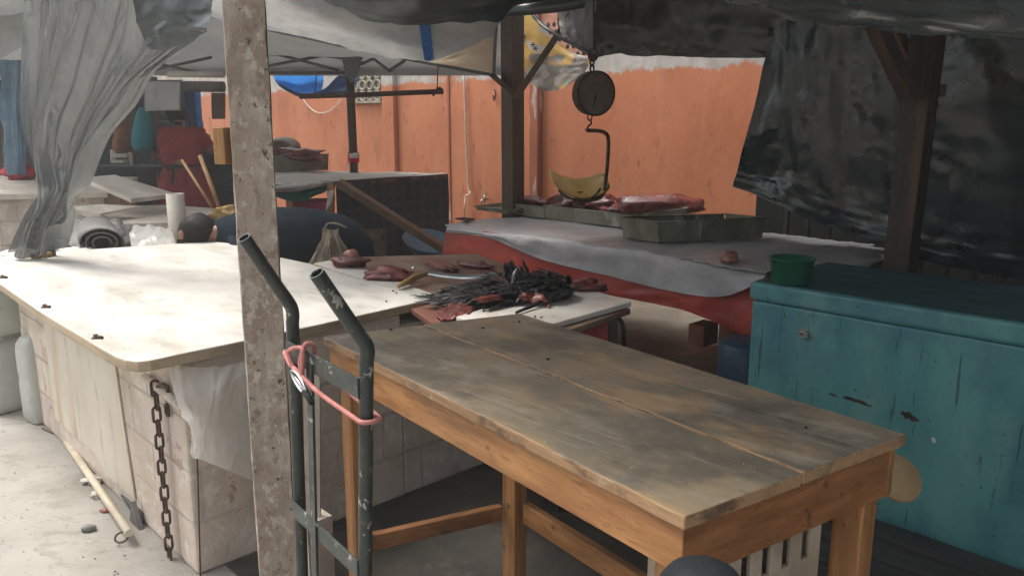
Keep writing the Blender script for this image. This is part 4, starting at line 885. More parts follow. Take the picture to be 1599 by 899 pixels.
for i in range(nr_+1):
    for k in range(na):
        r_ = i/nr_; a = 2*math.pi*k/na; ca, sa = math.cos(a), math.sin(a); x, y = r_*math.copysign(abs(ca)**.42, ca), r_*math.copysign(abs(sa)**.42, sa)
        vs.append(pcn+tx*(.192*x)+ty*(.15*y)+UP*(.070*x*x*(1.2 if x < 0 else .85)-.014))
MB().add(vs, [(i*na+k, i*na+(k+1) % na, (i+1)*na+(k+1) % na, (i+1)*na+k) for i in range(nr_) for k in range(na)], True).build('pan', 'yellow', sc, thick=.006)

# ------------------------------------------------------------------ teal chest with green bowl
CZT = .957
a_, b_ = W(1170, 440, CZT), W(1599, 505, CZT)
HN0 = (toLN(a_)[1]+toLN(b_)[1])/2; HL0 = toLN(PN(1170, 440, HN0))[0]; HN1 = toLN(W(1383, 421, CZT))[1]
cs = thing('teal_chest', 'big teal painted wooden chest with cracked paint at the right', 'chest', LN(HL0+1, (HN0+HN1)/2, 0))
HL1 = .55
MB().lnbox(HL0+.012, HL1, HN0+.012, HN1, 0, CZT-.085).build('chest_body', 'teal', cs, bevel=.012)
ld = MB().lnbox(HL0, HL1+.012, HN0, HN1+.012, CZT-.083, CZT-.0).build('lid', 'teal', cs, bevel=.016)
MB().lnbox(HL0+.02, HL1-.01, HN0+.02, HN1-.01, CZT, CZT+.003).build('lid_shade', 'teal_shaded', ld)  # darker skin over the lid top, its dim light painted into the teal
hp = PN(1257, 520, HN0+.008)
mb = MB(); mb.box(hp, (.03, .006, .035), LX, NX); mb.tube([hp-NX*.012+LX*(.017*math.cos(t))+UP*(-.008+.016*math.sin(t)) for t in [math.pi*k/10 for k in range(11)]], .004, 6); mb.box(hp+UP*-.012-NX*.01, (.045, .012, .007), LX, NX)
mb.build('hasp', 'steel', cs)
rng = random.Random(2)
for cx, cy, w_, h_, sl in ((1338, 626, .060, .010, -.10), (1421, 650, .036, .015, -.2), (1300, 616, .022, .005, -.1)):
    q = PN(cx, cy, HN0+.0105); mb = MB(); pts = []
    for k in range(26):
        a = 2*math.pi*k/26; s_ = .45+.75*rng.random(); pts.append(q+LX*(w_*math.cos(a)*(.8+.2*s_))+UP*(h_*math.sin(a)*s_+sl*w_*math.cos(a)))
    mb.add([q]+pts, [(0, 1+k, 1+(k+1) % 26) for k in range(26)]); mb.build('bare_chip', 'black_z', cs)
q = PN(1458, 687, HN0+.009); MB().box(q, (.012, .003, .02), LX+UP*.4, NX).build('paper_chip', 'paper', cs)
bw = W(1222, 445, CZT+.004)
bl = thing('plastic_bowl', 'small green plastic bowl standing on the teal chest lid', 'bowl', bw+NX*.06)
bc_ = bw+NX*.07
MB().lathe([(.001, 0), (.074, 0), (.081, .01), (.092, .104), (.099, .107), (.099, .113), (.089, .111), (.078, .02), (.001, .014)], bc_, UP, 40).build('bowl_shell', 'greenplastic', bl)
# slatted dark duckboard before the chest
pd = thing('duckboard', 'dark slatted duckboard on the floor before the teal chest', 'duckboard', LN(-.6, HN0-.35, 0))
for i in range(5):
    n_ = HN0-.06-i*.16; MB().lnbox(-2.4, .7, n_-.13, n_, .06, .085).build('slat', 'pallet', pd, bevel=.003)
for l in (-2.2, -1.2, -.3, .5): MB().lnbox(l-.03, l+.03, HN0-.83, HN0-.06, .004, .058).build('bearer', 'pallet', pd)

# ------------------------------------------------------------------ roof posts
mp = thing('roof_post', 'dark square timber roof post with two braces behind the meat table', 'post', V((*D(801, 300, 6.7).xy, 0)))
t_, b2 = D(800, 22, 6.7), D(802, 318, 6.7)
MB().beam(V((*b2.xy, 0)), ext(t_, b2, 2.75), .135, .135, up=NX).build('shaft', 'dark_z', mp, bevel=.004)
MB().beam(D(805, 150, 6.62), D(762, 112, 6.62), .04, .14, up=V((0, -1, 0))).build('brace', 'dark_x', mp, bevel=.003)
MB().beam(D(806, 152, 6.58), D(894, 20, 6.3), .05, .105, up=V((0, -1, 0))).build('brace', 'dark_x', mp, bevel=.003)
rp_ = thing('roof_post', 'dark timber roof post with short braces behind the teal chest', 'post', V((*D(1400, 430, 3.98).xy, 0)))
t_, b2 = D(1450, 50, 3.98), D(1403, 432, 3.98)
MB().beam(ext(t_, b2, 0), ext(t_, b2, 2.7), .125, .125, up=NX).build('shaft', 'black_z', rp_, bevel=.004)
MB().beam(D(1422, 155, 3.85), D(1366, 38, 3.85), .05, .13, up=V((0, -1, 0))).build('brace', 'black_z', rp_, bevel=.003)
MB().beam(D(1440, 150, 4.1), D(1392, 40, 4.12), .04, .13, up=V((0, -1, 0))).build('brace', 'dark_x', rp_, bevel=.003)
MB().beam(D(1450, 140, 4.07), D(1474, 142, 4.07), .05, .06).build('brace_stub', 'dark_x', rp_, bevel=.003)

# ------------------------------------------------------------------ tarpaulins overhead
def arow(pts): return [D(*p) for p in pts]
back = [(250, -70, 3.3), (370, -42, 3.2), (492, 2, 3.2), (545, 23, 3.2), (600, 34, 3.2), (660, 39, 3.2), (720, 39, 3.25), (765, 31, 3.3), (810, 14, 3.4), (905, 6, 3.6), (1010, -25, 3.6)]
def forward(P, n_, z): l, nn, _ = toLN(P); return LN(l+.25, n_, z)
r0 = arow(back); r1 = [p+V((0, -.25, .0))+UP*(.03+.05*i/10) for i, p in enumerate(r0)]
lv = [-2.9, -2.55, -2.25, -2.0, -1.8, -1.6, -1.35, -1.1, -.8, -.5, 0]
r3 = [LN(l, .8, 2.6) for l in lv]; r2 = [lerp(a, b, .5)+UP*.05 for a, b in zip(r1, r3)]
MB().sheet([r3, r2, r1, r0], 90, 40, [(.035, 3, (1.2, 1.2), False), (.018, 5, (1, 3), True)]).build('roof_sheet', 'roofblack', label='sagging black plastic roof sheet at the top centre', cat='tarp')
back = [(840, -10, 3.0), (960, -22, 2.9), (1085, -4, 2.8), (1200, 20, 2.75), (1300, 37, 2.7), (1420, 55, 2.6), (1520, 66, 2.5), (1640, 80, 2.4), (1800, 95, 2.3)]
r0 = arow(back); r1 = [p+V((-.02, -.22, .10)) for p in r0]; lv = [-1.7, -1.45, -1.2, -.9, -.6, -.3, 0, .4, .9]
r3 = [LN(l+.1, .75, 2.62) for l in lv]; r2 = [lerp(a, b, .5)+UP*.06 for a, b in zip(r1, r3)]
MB().sheet([r3, r2, r1, r0], 80, 40, [(.03, 3, (1.2, 1.2), False), (.015, 5, (1, 2), True)]).build('roof_sheet', 'roofgrey', label='shiny grey plastic roof sheet at the upper right corner', cat='tarp')
hem = [(898, 55, 6.55), (925, 90, 6.4), (960, 84, 6.35), (1000, 87, 6.2), (1060, 89.5, 6.0), (1120, 91, 5.8), (1190, 90, 5.55), (1260, 82, 5.3), (1320, 68, 5.1), (1370, 48, 4.9), (1450, 15, 4.7), (1560, -20, 4.5)]
r0 = arow(hem)
gath = [0, 0, .1, .4, .6, .7, .8, .9, 1, 1, 1, 1]
r1 = [D(h_[0]+(h_[0]-1060)*.15, 42+h_[1]*.12, h_[2]-.06) for h_ in hem]; r2 = [D(h_[0]+(h_[0]-1060)*.35, -25, h_[2]-.25) for h_ in hem]
r3 = [lerp(p, LN(toLN(p)[0], 2.4, 2.72), .6) for p in r2]; r4 = [LN(toLN(p)[0]+.1, 2.0, 2.78) for p in r2]
MB().sheet([r4, r3, r2, r1, r0], 110, 50, [(.03, 3, (2, 1), False), (.022, 5, (3, .7), True)]).build('roof_sheet', 'brownfilm', label='brownish black roof sheet with a gathered hem above the hanging scale', cat='tarp')
# unseen upper cover added to block light through the gap between the roof sheets
rows = [[LN(-2.9, .85, 2.74), LN(-1, .85, 2.76), LN(1.6, .85, 2.74)], [LN(-3.0, 2.4, 2.86), LN(-1, 2.4, 2.88), LN(1.6, 2.4, 2.84)], [LN(-4.4, 4.75, 2.95), LN(-1, 4.75, 2.95), LN(1.6, 4.6, 2.9)]]
MB().sheet(rows, 50, 40, [(.02, 4, (1, 1), False)]).build('light_block_cover', 'roofblack', label='unseen black cover added above the sagging sheets to block light', cat='tarp')
# dark roll over the middle post
mb = MB(); mb.tube(smooth_path([D(735, 22, 6.4), D(800, 16, 6.2), D(840, 13, 6.1), D(905, 4, 6.0), D(1000, -24, 5.9)]), [.045]*25, 10); mb.build('roof_beam', 'roofblack', label='dark rolled edge of tarpaulin lying over the braced post', cat='tarp roll')
MB().tube(smooth_path([D(826, 12, 6.35), D(845, 38, 6.25), D(878, 60, 6.0), D(905, 75, 5.75), D(926, 88, 5.5)]), [.022+.012*noise.noise(V((i*.9, 0, 0))) for i in range(25)], 10, sq=.6).build('tarp_roll', 'roofblack', label='thin black rolled hem slanting down to the scale ring', cat='tarp roll')
MB().sheet([[D(872, -5, 6.4), D(900, -8, 6.2), D(930, -10, 5.8)], [D(872, 30, 6.3), D(898, 45, 6.1), D(926, 40, 5.6)], [D(874, 52, 6.2), D(905, 72, 5.9), D(926, 88, 5.55)]], 16, 16, [(.015, 4, (2, 1), True)]).build('roof_flap', 'greyroll', label='small grey flap of roof sheet beside the scale rope', cat='tarp')
bn = MB().sheet([[D(812, 24, 7.3), D(836, 26, 7.25), D(862, 58, 7.2), D(895, 82, 7.1), D(926, 90, 7.0)], [D(812, 70, 7.3), D(838, 82, 7.2), D(865, 98, 7.15), D(893, 104, 7.05), D(918, 104, 7.0)], [D(812, 128, 7.3), D(830, 132, 7.2), D(852, 142, 7.15), D(878, 139, 7.05), D(908, 118, 7.0)]], 40, 30, [(.02, 3, (1.5, 1), False)]).build('banner', 'banner', label='sagging printed vinyl banner in yellow and grey beside the scale', cat='banner')
mb = MB()
for px, py in ((818, 58), (836, 76), (816, 64), (832, 70)):
    q = D(px, py, 7.12)
    for k in range(3): a = k*1.05; mb.beam(q-V((math.cos(a), 0, math.sin(a)))*.025, q+V((math.cos(a), 0, math.sin(a)))*.025, .007, .007)
mb.build('printed_mark', 'ink', bn)
# silver tarp and its stripe
rows = [arow([(250, -120, 3.9), (380, -90, 3.9), (470, -60, 3.9), (560, -40, 3.9), (640, -28, 3.9), (720, -22, 3.9), (790, -15, 4.0)]),
        arow([(260, -40, 4.4), (390, -25, 4.4), (470, 0, 4.4), (560, 18, 4.4), (640, 26, 4.4), (720, 28, 4.4), (785, 26, 4.5)]),
        arow([(280, 0, 5.0), (400, 22, 5.0), (480, 42, 5.0), (565, 62, 5.0), (640, 72, 5.0), (715, 62, 4.9), (778, 40, 4.8)]),
        arow([(300, 18, 5.6), (410, 45, 5.5), (490, 62, 5.4), (570, 80, 5.3), (640, 94, 5.25), (700, 90, 5.1), (772, 56, 5.0)])]
svs = MB().sheet(rows, 80, 40, [(.03, 3, (1, 1), False), (.01, 5, (2, 1), True)]).build('silver_tarp', 'silver', label='light grey tarpaulin with a blue band hung above the back stalls', cat='tarp')
rows = [[p+V((0, -.03, -.012)) for p in arow(r)] for r in ([(655, 20, 4.35), (664, 20, 4.35), (672, 20, 4.35)], [(656, 40, 4.6), (665, 40, 4.6), (673, 40, 4.6)], [(660, 70, 4.93), (668, 70, 4.93), (676, 70, 4.93)], [(664, 93, 5.2), (671, 93, 5.2), (678, 92, 5.2)])]
MB().sheet(rows, 6, 24, [(.006, 4, (1, 3), False)]).build('blue_band', 'bluetarp', svs)
MB().sheet([arow([(690, 78, 5.35), (735, 62, 5.35), (778, 38, 5.35)]), arow([(690, 93, 5.37), (735, 84, 5.37), (775, 72, 5.37)]), arow([(640, 97, 5.4), (710, 107, 5.4), (773, 118, 5.4)])], 20, 16, [(.01, 3, (1, 1), False)]).build('beige_patch', 'beige', svs)
MB().tube(smooth_path([D(300, 18, 5.62), D(410, 45, 5.52), D(490, 62, 5.42), D(570, 80, 5.35), D(690, 103, 5.38), D(773, 118, 5.4)]), .010, 6).build('hem_cord', 'frame', svs)
MB().beam(D(775, 36, 5.35), D(771, 116, 5.35), .02, .05, up=V((0, -1, 0))).build('hem_batten', 'greyroll', svs)
# canopy tent
cn = thing('canopy_tent', 'grey canopy tent with folding frame over the back stalls', 'canopy', V((*D(550, 118, 8.7).xy, 0)))
pxs = (-140, 0, 150, 300, 410, 530, 650, 785)
dv = (10.4, 10.1, 9.8, 9.4, 9.1, 8.8, 8.5, 8.2)
rows = [[D(x, -60, 5.9) for x in pxs], [D(x, 10, 7.0) for x in pxs], [D(x, 70, 8.0-.0) if False else D(x, 66, d_-.8) for x, d_ in zip(pxs, dv)], [D(x, 98, d_-.05) for x, d_ in zip(pxs, dv)], [D(x, 118.5, d_) for x, d_ in zip(pxs, dv)]]
MB().sheet(rows, 60, 30, [(.02, 3, (1, 1), False)]).build('canopy_cloth', 'canopy', cn)
mb = MB()
for p, q_ in (((405, 78), (528, 110)), ((405, 106), (505, 87)), ((505, 87), (540, 92)), ((556, 104), (583, 92)), ((583, 92), (608, 111)), ((608, 111), (632, 95)), ((405, 114), (545, 114)), ((200, 118), (330, 90)), ((200, 90), (330, 118))):
    dd = lambda x: 10.1-(x/785)*1.9-.25
    MB().tube([D(*p, dd(p[0])), D(*q_, dd(q_[0]))], .016, 6).build('truss_bar', 'frame', cn)
lg = MB().tube([D(545, 95, 8.5), D(548, 160, 8.5), ext(D(545, 95, 8.5), D(553, 270, 8.5), .02)], .045, 8).build('leg', 'dark_z', cn)
MB().lathe([(.06, -.05), (.06, .05)], D(552, 246, 8.5), UP, 12).build('clip_band', 'redcloth', lg); MB().blob(D(553, 243, 8.43), (.05, .03, .03), .3, 3, 3).build('tape', 'whiteclo', lg)
MB().slab([D(533, 90, 8.44), D(566, 88, 8.44), D(556, 118, 8.44), D(548, 130, 8.44), D(540, 118, 8.44)], V((0, .05, 0))).build('leg_bracket', 'frame', cn)
# hanging bar under it
hb = thing('hanging_bar', 'long dark bar hung on wires before the orange wall', 'bar', D(580, 150, 7.9))
MB().tube([D(468, 151, 8.0), D(580, 147.5, 7.9), D(692, 143, 7.8)], .024, 8).build('rod', 'rust', hb)
for x, y0 in ((682, 104), (492, 118)): MB().tube([D(x+2, y0, 7.85), D(x, 146, 7.9)], .006, 6).build('wire', 'rust', hb)
MB().tube(smooth_path([D(676, 150, 7.8), D(684, 138, 7.78), D(690, 140, 7.8)]), .012, 6).build('hook_end', 'rust', hb)
# blue tarp
MB().sheet([[D(424, 112, 9.6), D(460, 114, 9.6), D(505, 114, 9.6)], [D(430, 126, 9.7), D(465, 132, 9.8), D(505, 130, 9.7)], [D(440, 134, 9.6), D(475, 147, 9.6), D(502, 142, 9.6)]], 24, 16, [(.02, 3, (1, 1), False)]).build('blue_tarp', 'bluetarp', label='small bright blue tarp sagging under the canopy edge', cat='tarp')
MB().sheet([[D(430, 128, 9.3), D(470, 145, 9.3), D(505, 140, 9.3), D(530, 118, 9.2), D(562, 118, 9.1)], [D(440, 138, 9.3), D(470, 150, 9.3), D(505, 149, 9.3), D(535, 140, 9.2), D(555, 135, 9.1)], [D(462, 150, 9.3), D(475, 153, 9.3), D(505, 152, 9.3), D(535, 150, 9.2), D(548, 146, 9.1)]], 24, 16, [(.02, 3, (1, 1), False)]).build('navy_tarp', 'navytarp', label='dark navy tarp edge folded below the bright blue tarp', cat='tarp')

# black sheet on the right
def rs(px, py): t = (px-1140)/480; return D(px, py, 5.6-1.55*t)
rows = [[rs(1200, 30), rs(1240, 20), rs(1290, 10), rs(1350, 0), rs(1430, -10), rs(1530, -20), rs(1680, -40)],
        [rs(1192, 100), rs(1235, 100), rs(1285, 100), rs(1345, 90), rs(1430, 90), rs(1530, 90), rs(1680, 90)],
        [rs(1172, 190), rs(1225, 195), rs(1280, 200), rs(1345, 205), rs(1430, 215), rs(1530, 225), rs(1680, 240)],
        [rs(1150, 260), rs(1212, 275), rs(1275, 295), rs(1345, 318), rs(1430, 345), rs(1530, 362), rs(1680, 385)],
        [rs(1139, 292), rs(1205, 316), rs(1272, 345), rs(1345, 374), rs(1430, 404), rs(1530, 427), rs(1680, 455)]]
MB().sheet(rows, 120, 90, [(.055, 2.2, (2.0, .7), False), (.010, 3, (1.4, 1.0), True), (.0035, 7, (1.0, 2.2), True)]).build('plastic_wall_sheet', 'black', label='large creased black plastic sheet hung as a side wall', cat='tarp')

# hanging plastic sheet on the left
def hd(x, y): return 4.35-.45*max(0, min(1, (x-60)/270))-.15*max(0, (120-y)/200)+(.15 if y > 330 else 0)
rowspx = [[(22, -110), (95, -110), (180, -110), (265, -110), (350, -110)], [(30, 0), (100, 0), (180, 0), (258, 0), (322, 0)], [(30, 60), (92, 60), (162, 62), (245, 66), (323, 50)],
          [(28, 130), (80, 130), (135, 132), (190, 128), (250, 108)], [(29, 190), (65, 195), (105, 197), (152, 186), (216, 160)], [(45, 250), (65, 256), (92, 256), (122, 246), (163, 220)],
          [(60, 294), (72, 300), (90, 302), (108, 299), (130, 296)], [(36, 340), (52, 342), (70, 343), (88, 343), (108, 335)], [(12, 394), (30, 401), (50, 403), (70, 398), (88, 388)]]
MB().sheet([[D(x, y, hd(x, y)) for x, y in r] for r in rowspx], 110, 120, [(.12, 2.2, (2.2, .22), False), (.022, 4, (2.6, .22), True), (.006, 8, (2.2, .4), True)]).build('hanging_plastic', 'drape', label='glossy grey plastic sheet gathered and hanging at the left', cat='plastic sheet')
MB().sheet([[D(205, -25, 3.82), D(270, -35, 3.72), D(345, -45, 3.6)], [D(212, 28, 3.84), D(272, 20, 3.72), D(330, 8, 3.6)], [D(222, 62, 3.86), D(268, 48, 3.76), D(326, 40, 3.6)], [D(244, 82, 3.86), D(282, 70, 3.76), D(323, 50, 3.62)]], 30, 24, [(.02, 2.5, (1, 1), False)]).build('roof_sheet_corner', 'black', label='dark pocket of plastic at the corner of the hanging sheet', cat='tarp')
MB().tube([D(82, 100, 4.5), D(70, 300, 4.6), V((*D(70, 300, 4.65).xy, KZ))], .022, 10).build('awning_pole', 'frame', label='thin grey awning pole behind the hanging plastic sheet', cat='pole')
MB().sheet([[D(-40, 20, 7.5), D(10, 25, 7.4), D(40, 18, 7.3)], [D(-40, 60, 7.5), D(8, 55, 7.4), D(42, 45, 7.3)], [D(-40, 105, 7.5), D(2, 92, 7.4), D(45, 66, 7.3)]], 16, 12, [(.02, 3, (1, 1), False)]).build('awning_sheet', 'canopy', label='pale grey awning slanting behind the hanging plastic', cat='awning')
far = thing('cream_building', 'cream building glimpsed above the awning at the upper left', 'building', V((*D(-20, 100, 18).xy, 0)), 0)
c = D(-30, 60, 18); MB().box(V((c.x-3, c.y, 3.1)), (9, 4, 6.2)).build('wall', 'facade', far); MB().box(V((c.x-.2, c.y-2.02, 4.2)), (1.2, .06, 3)).build('shutter', 'greyroll', far)

# ------------------------------------------------------------------ back left: stall counter, boards, rolls
def quad(name, pts, z, t, m, lab, cat, parent=None, group=None, tilt=None):
    P = [W(x, y, z) for x, y in pts]
    if tilt: P = [p+UP*tilt[i] for i, p in enumerate(P)]
    mb = MB().slab([p-UP*t for p in P], UP*t); return mb.build(name, m, parent, label=lab, cat=cat, group=group, bevel=.003)
BZ = 1.06
bk = thing('stall_counter', 'white block stall counter behind the hanging plastic', 'counter', W(60, 300, BZ)-UP*BZ)
q4 = [W(-60, 304, BZ), W(168, 300, BZ), W(215, 276, BZ), W(-60, 274, BZ)]
MB().prism(q4, BZ-.05, BZ).build('counter_top', 'white_ply', bk, bevel=.005)
i4 = [lerp(p, sum(q4, V((0, 0, 0)))/4, .06) for p in q4]; MB().prism(i4, .05, BZ-.052).build('counter_body', 'block', bk)
bs = thing('side_table', 'low table piled with boards and rolls behind the counter', 'table', V((*W(240, 345, .93).xy, 0)))
q5 = [W(95, 352, .93), W(330, 345, .93), W(350, 330, .93), W(130, 325, .93)]
MB().prism(q5, .89, .93).build('table_top', 'white_ply', bs, bevel=.004); i5 = [lerp(p, sum(q5, V((0, 0, 0)))/4, .08) for p in q5]
for p in i5: MB().box(V((p.x, p.y, .445)), (.06, .06, .888), LX, NX).build('leg', 'dark_z', bs)
MB().slab([D(182, 322, 6.75), D(262, 320, 6.9), D(345, 326, 6.9), D(345, 336, 6.6), D(185, 337, 6.5)], UP*-.035).build('flat_board', 'white_ply', label='flat white panel lying at the back of the side table', cat='panel')
for i, y in enumerate((343, 350)): MB().tube([D(190, y, 6.3), D(268, y+1, 6.3)], .028, 10).build('white_tube', 'whiteclo', label=('upper' if i == 0 else 'lower')+' white tube lying behind the grey rolled tarpaulin', cat='tube', group='white tubes on the side table')
MB().slab([D(128, 284, 6.6), D(180, 279, 6.9), D(275, 309, 6.5), D(205, 317, 6.1)], UP*.035).build('loose_board', 'white_ply', label='big loose plywood board jutting off the stall counter', cat='board', bevel=.003)
MB().slab([D(112, 326, 6.0), D(160, 322, 6.2), D(218, 325, 6.1), D(155, 337, 5.8)], UP*.016).build('loose_board', 'white_ply', label='thin pale board lying below the big loose board', cat='board')
# vertical cardboard tube, folded card with sticks
MB().lathe([(.062, 0), (.062, .32), (.052, .32), (.052, .02)], D(279, 372, 5.7), UP, 24).build('cardboard_tube', 'white_ply', label='upright pale cardboard tube behind the counter edge', cat='tube')
MB().sheet([[D(329, 327, 5.6), D(345, 322, 5.5), D(365, 318, 5.4)], [D(326, 338, 5.6), D(345, 334, 5.5), D(365, 330, 5.4)], [D(334, 350, 5.6), D(348, 347, 5.5), D(365, 344, 5.4)]], 12, 10, [(.03, 3, (1.5, 1), True)]).build('folded_card', 'horn', label='yellowish folded cardboard beside the post', cat='cardboard', thick=.004)
for a, b, lab in (((284, 250), (342, 340), 'thinner stick leaning before the red apron'), ((312, 243), (348, 338), 'thicker stick leaning beside the post')):
    MB().tube([D(*a, 5.75), D(*b, 5.6)], .011 if a[0] < 300 else .016, 8).build('wooden_stick', 'tan_z', label=lab, cat='stick', group='sticks leaning by the post')
# rolled tarp bundle
rt = thing('tarp_bundle', 'rolled grey tarpaulin bundle lying beyond the counter', 'tarp roll', D(160, 400, 5.3))
ax_ = (D(190, 380, 5.0)-D(120, 368, 5.8)); a0_ = D(185, 384, 5.1)
rings = []
sp_ = []
for k in range(46):
    a = k/46*2*math.pi*2.6; r_ = .035+.075*k/46; sp_.append((r_*math.cos(a)*1.45, r_*math.sin(a)*.95))
vs = []
for d0 in (0, .3, .65, 1.0):
    for x, y in sp_: vs.append(D(162, 380, 5.1)+V((x, 0, y))+V((-.42, .7, .03))*d0*.7)
m_ = len(sp_); MB().add(vs, [(j*m_+i, j*m_+i+1, (j+1)*m_+i+1, (j+1)*m_+i) for j in range(3) for i in range(m_-1)], True).build('roll', 'greyroll', rt, thick=.008)
MB().sheet([[D(108, 336, 5.7), D(150, 335, 5.7), D(185, 338, 5.7), D(206, 356, 5.6)], [D(100, 355, 5.5), D(140, 352, 5.4), D(180, 356, 5.4), D(208, 372, 5.4)], [D(88, 378, 5.2), D(115, 384, 5.1), D(130, 400, 5.0), D(150, 404, 5.0)]], 30, 24, [(.03, 3, (1.2, 1.2), True)]).build('loose_fold', 'greyroll', rt, thick=.006)
MB().blob(D(118, 394, 5.05), (.10, .08, .035), .4, 4, 7).build('cloth_wad', 'whiteclo', label='white cloth wad under the end of the rolled tarpaulin', cat='cloth')
MB().blob(D(30, 402, 4.7), (.16, .10, .05), .4, 4, 9).build('white_bag', 'whiteclo', label='bright white bag at the far left edge of the counter', cat='bag')
MB().blob(D(62, 401, 4.6), (.06, .05, .03), .5, 5, 11).build('straw_wad', 'horn', label='yellow brown wad beside the white bag on the counter', cat='wad')
MB().sheet([[D(205, 352, 5.6), D(240, 350, 5.6), D(268, 355, 5.6)], [D(202, 368, 5.4), D(238, 362, 5.4), D(272, 368, 5.4)], [D(206, 390, 5.2), D(240, 388, 5.2), D(274, 384, 5.2)]], 24, 20, [(.018, 3, (1.2, 1.2), True)]).build('crumpled_plastic', 'poly', label='crumpled clear plastic between the rolled tarp and cardboard tube', cat='plastic bag')

# people -----------------------------------------------------------------------------------------
def ringat(c, X, Y, a, b, n=24, e=1.0): return [c+X*(a*math.copysign(abs(math.cos(t))**e, math.cos(t)))+Y*(b*math.copysign(abs(math.sin(t))**e, math.sin(t))) for t in [2*math.pi*k/n for k in range(n)]]
PD = 8.6
pr = thing('person', 'person seen from behind in a dark red apron dress working at the back stall', 'person', V((*D(288, 250, PD).xy, .18)), 0)
c0 = D(286, 250, PD); x0, y0 = c0.x, c0.y
def pz(py): return D(286, py, PD).z
X_, Y_ = V((1, 0, 0)), V((0, 1, 0))
zs = pz(204); zw = pz(257); k = .18
Jn = {'pelvis': (V((x0, y0, 1.05)), (.15, .11)), 'waist': (V((x0-.01, y0, zw)), (.13, .10)), 'chest': (V((x0-.02, y0+.04, zs-.12)), (.16, .11)), 'neckb': (V((x0-.06, y0+.10, zs+.01)), .06), 'neck': (V((x0-.08, y0+.15, zs+.06)), .05), 'head': (V((x0-.10, y0+.20, zs+.14)), (.085, .095)), 'crown': (V((x0-.11, y0+.22, zs+.22)), (.07, .08)),
      'shl': (V((x0-.19, y0+.03, zs-.03)), .06), 'ell': (V((x0-.27, y0+.08, zs-.28)), .042), 'wrl': (V((x0-.20, y0+.32, zs-.36)), .03), 'hal': (V((x0-.17, y0+.40, zs-.36)), (.035, .02)),
      'shr': (V((x0+.17, y0+.03, zs-.04)), .06), 'elr': (V((x0+.27, y0+.08, zs-.22)), .045), 'wrr': (V((x0+.26, y0+.30, zs-.14)), .03), 'har': (V((x0+.26, y0+.38, zs-.12)), (.035, .02)),
      'hipl': (V((x0-.09, y0, .98)), .09), 'knl': (V((x0-.09, y0-.0, .60)), .06), 'anl': (V((x0-.09, y0-.02, .25)), .042), 'tol': (V((x0-.10, y0+.16, .215)), .035),
      'hipr': (V((x0+.09, y0, .98)), .09), 'knr': (V((x0+.09, y0-.0, .60)), .06), 'anr': (V((x0+.09, y0-.02, .25)), .042), 'tor': (V((x0+.10, y0+.16, .215)), .035)}
for s_, q_ in (('l', 'hal'), ('r', 'har')):
    h_ = Jn[q_][0]
    for i in range(4): Jn[f'f{s_}{i}'] = (h_+V((-.03+.02*i, .05, -.01)), .009); Jn[f'g{s_}{i}'] = (h_+V((-.03+.02*i, .08, -.035)), .007)
    Jn['t'+s_] = (h_+V((.045 if s_ == 'l' else -.045, .03, .0)), .010)
E_ = [('pelvis', 'waist'), ('waist', 'chest'), ('chest', 'neckb'), ('neckb', 'neck'), ('neck', 'head'), ('head', 'crown'), ('chest', 'shl'), ('shl', 'ell'), ('ell', 'wrl'), ('wrl', 'hal'), ('chest', 'shr'), ('shr', 'elr'), ('elr', 'wrr'), ('wrr', 'har'), ('pelvis', 'hipl'), ('hipl', 'knl'), ('knl', 'anl'), ('anl', 'tol'), ('pelvis', 'hipr'), ('hipr', 'knr'), ('knr', 'anr'), ('anr', 'tor')]
for s_, q_ in (('l', 'hal'), ('r', 'har')):
    for i in range(4): E_ += [(q_, f'f{s_}{i}'), (f'f{s_}{i}', f'g{s_}{i}')]
    E_.append((q_, 't'+s_))
skin_body('body', Jn, E_, 'skin', pr)
rings = []
for py, a, b in ((198, .20, .07), (203, .245, .105), (215, .245, .135), (235, .225, .135), (252, .205, .13), (258, .20, .13), (270, .225, .15), (295, .275, .18), (325, .31, .21), (352, .33, .22)):
    z = pz(py); r = ringat(V((x0-.01, y0+.02+(.04 if py < 210 else 0), z)), X_, Y_, a, b, 36, .8)
    if py > 260: r = [p+V((p.x-x0, p.y-y0, 0)).normalized()*(.012*math.sin(i*2.1)) for i, p in enumerate(r)]
    rings.append(r)
MB().loft(rings).build('apron_dress', 'apron', pr)
for s_, e1, w1 in ((-1, 'ell', 'shl'), (1, 'elr', 'shr')):
    a, b = Jn[w1][0], Jn[e1][0]; MB().tube([a-V((.02*s_, 0, -.01)), lerp(a, b, .4), lerp(a, b, .8)], [.085, .082, .075], 14).build('sleeve', 'apron', pr)
mb = MB(); mb.tube(ringat(V((x0-.01, y0+.02, pz(258))), X_, Y_, .208, .138, 36, .8), .013, 6, closed=True)
q_ = V((x0-.06, y0-.13, pz(259)))
mb.tube(smooth_path([q_, q_+V((.05, -.02, .02)), q_+V((.06, -.01, -.03)), q_]), .010, 6); mb.tube(smooth_path([q_, q_+V((.0, -.02, -.08)), q_+V((-.02, -.02, -.17))]), .012, 6); mb.tube(smooth_path([q_, q_+V((-.05, -.02, -.0)), q_+V((-.05, -.01, -.03)), q_]), .009, 6)
mb.build('apron_tie', 'darkstuff', pr)
MB().blob(Jn['head'][0]+V((-.005, -.01, .05)), (.105, .115, .135), .08, 3, 2).build('hair', 'hair', pr)

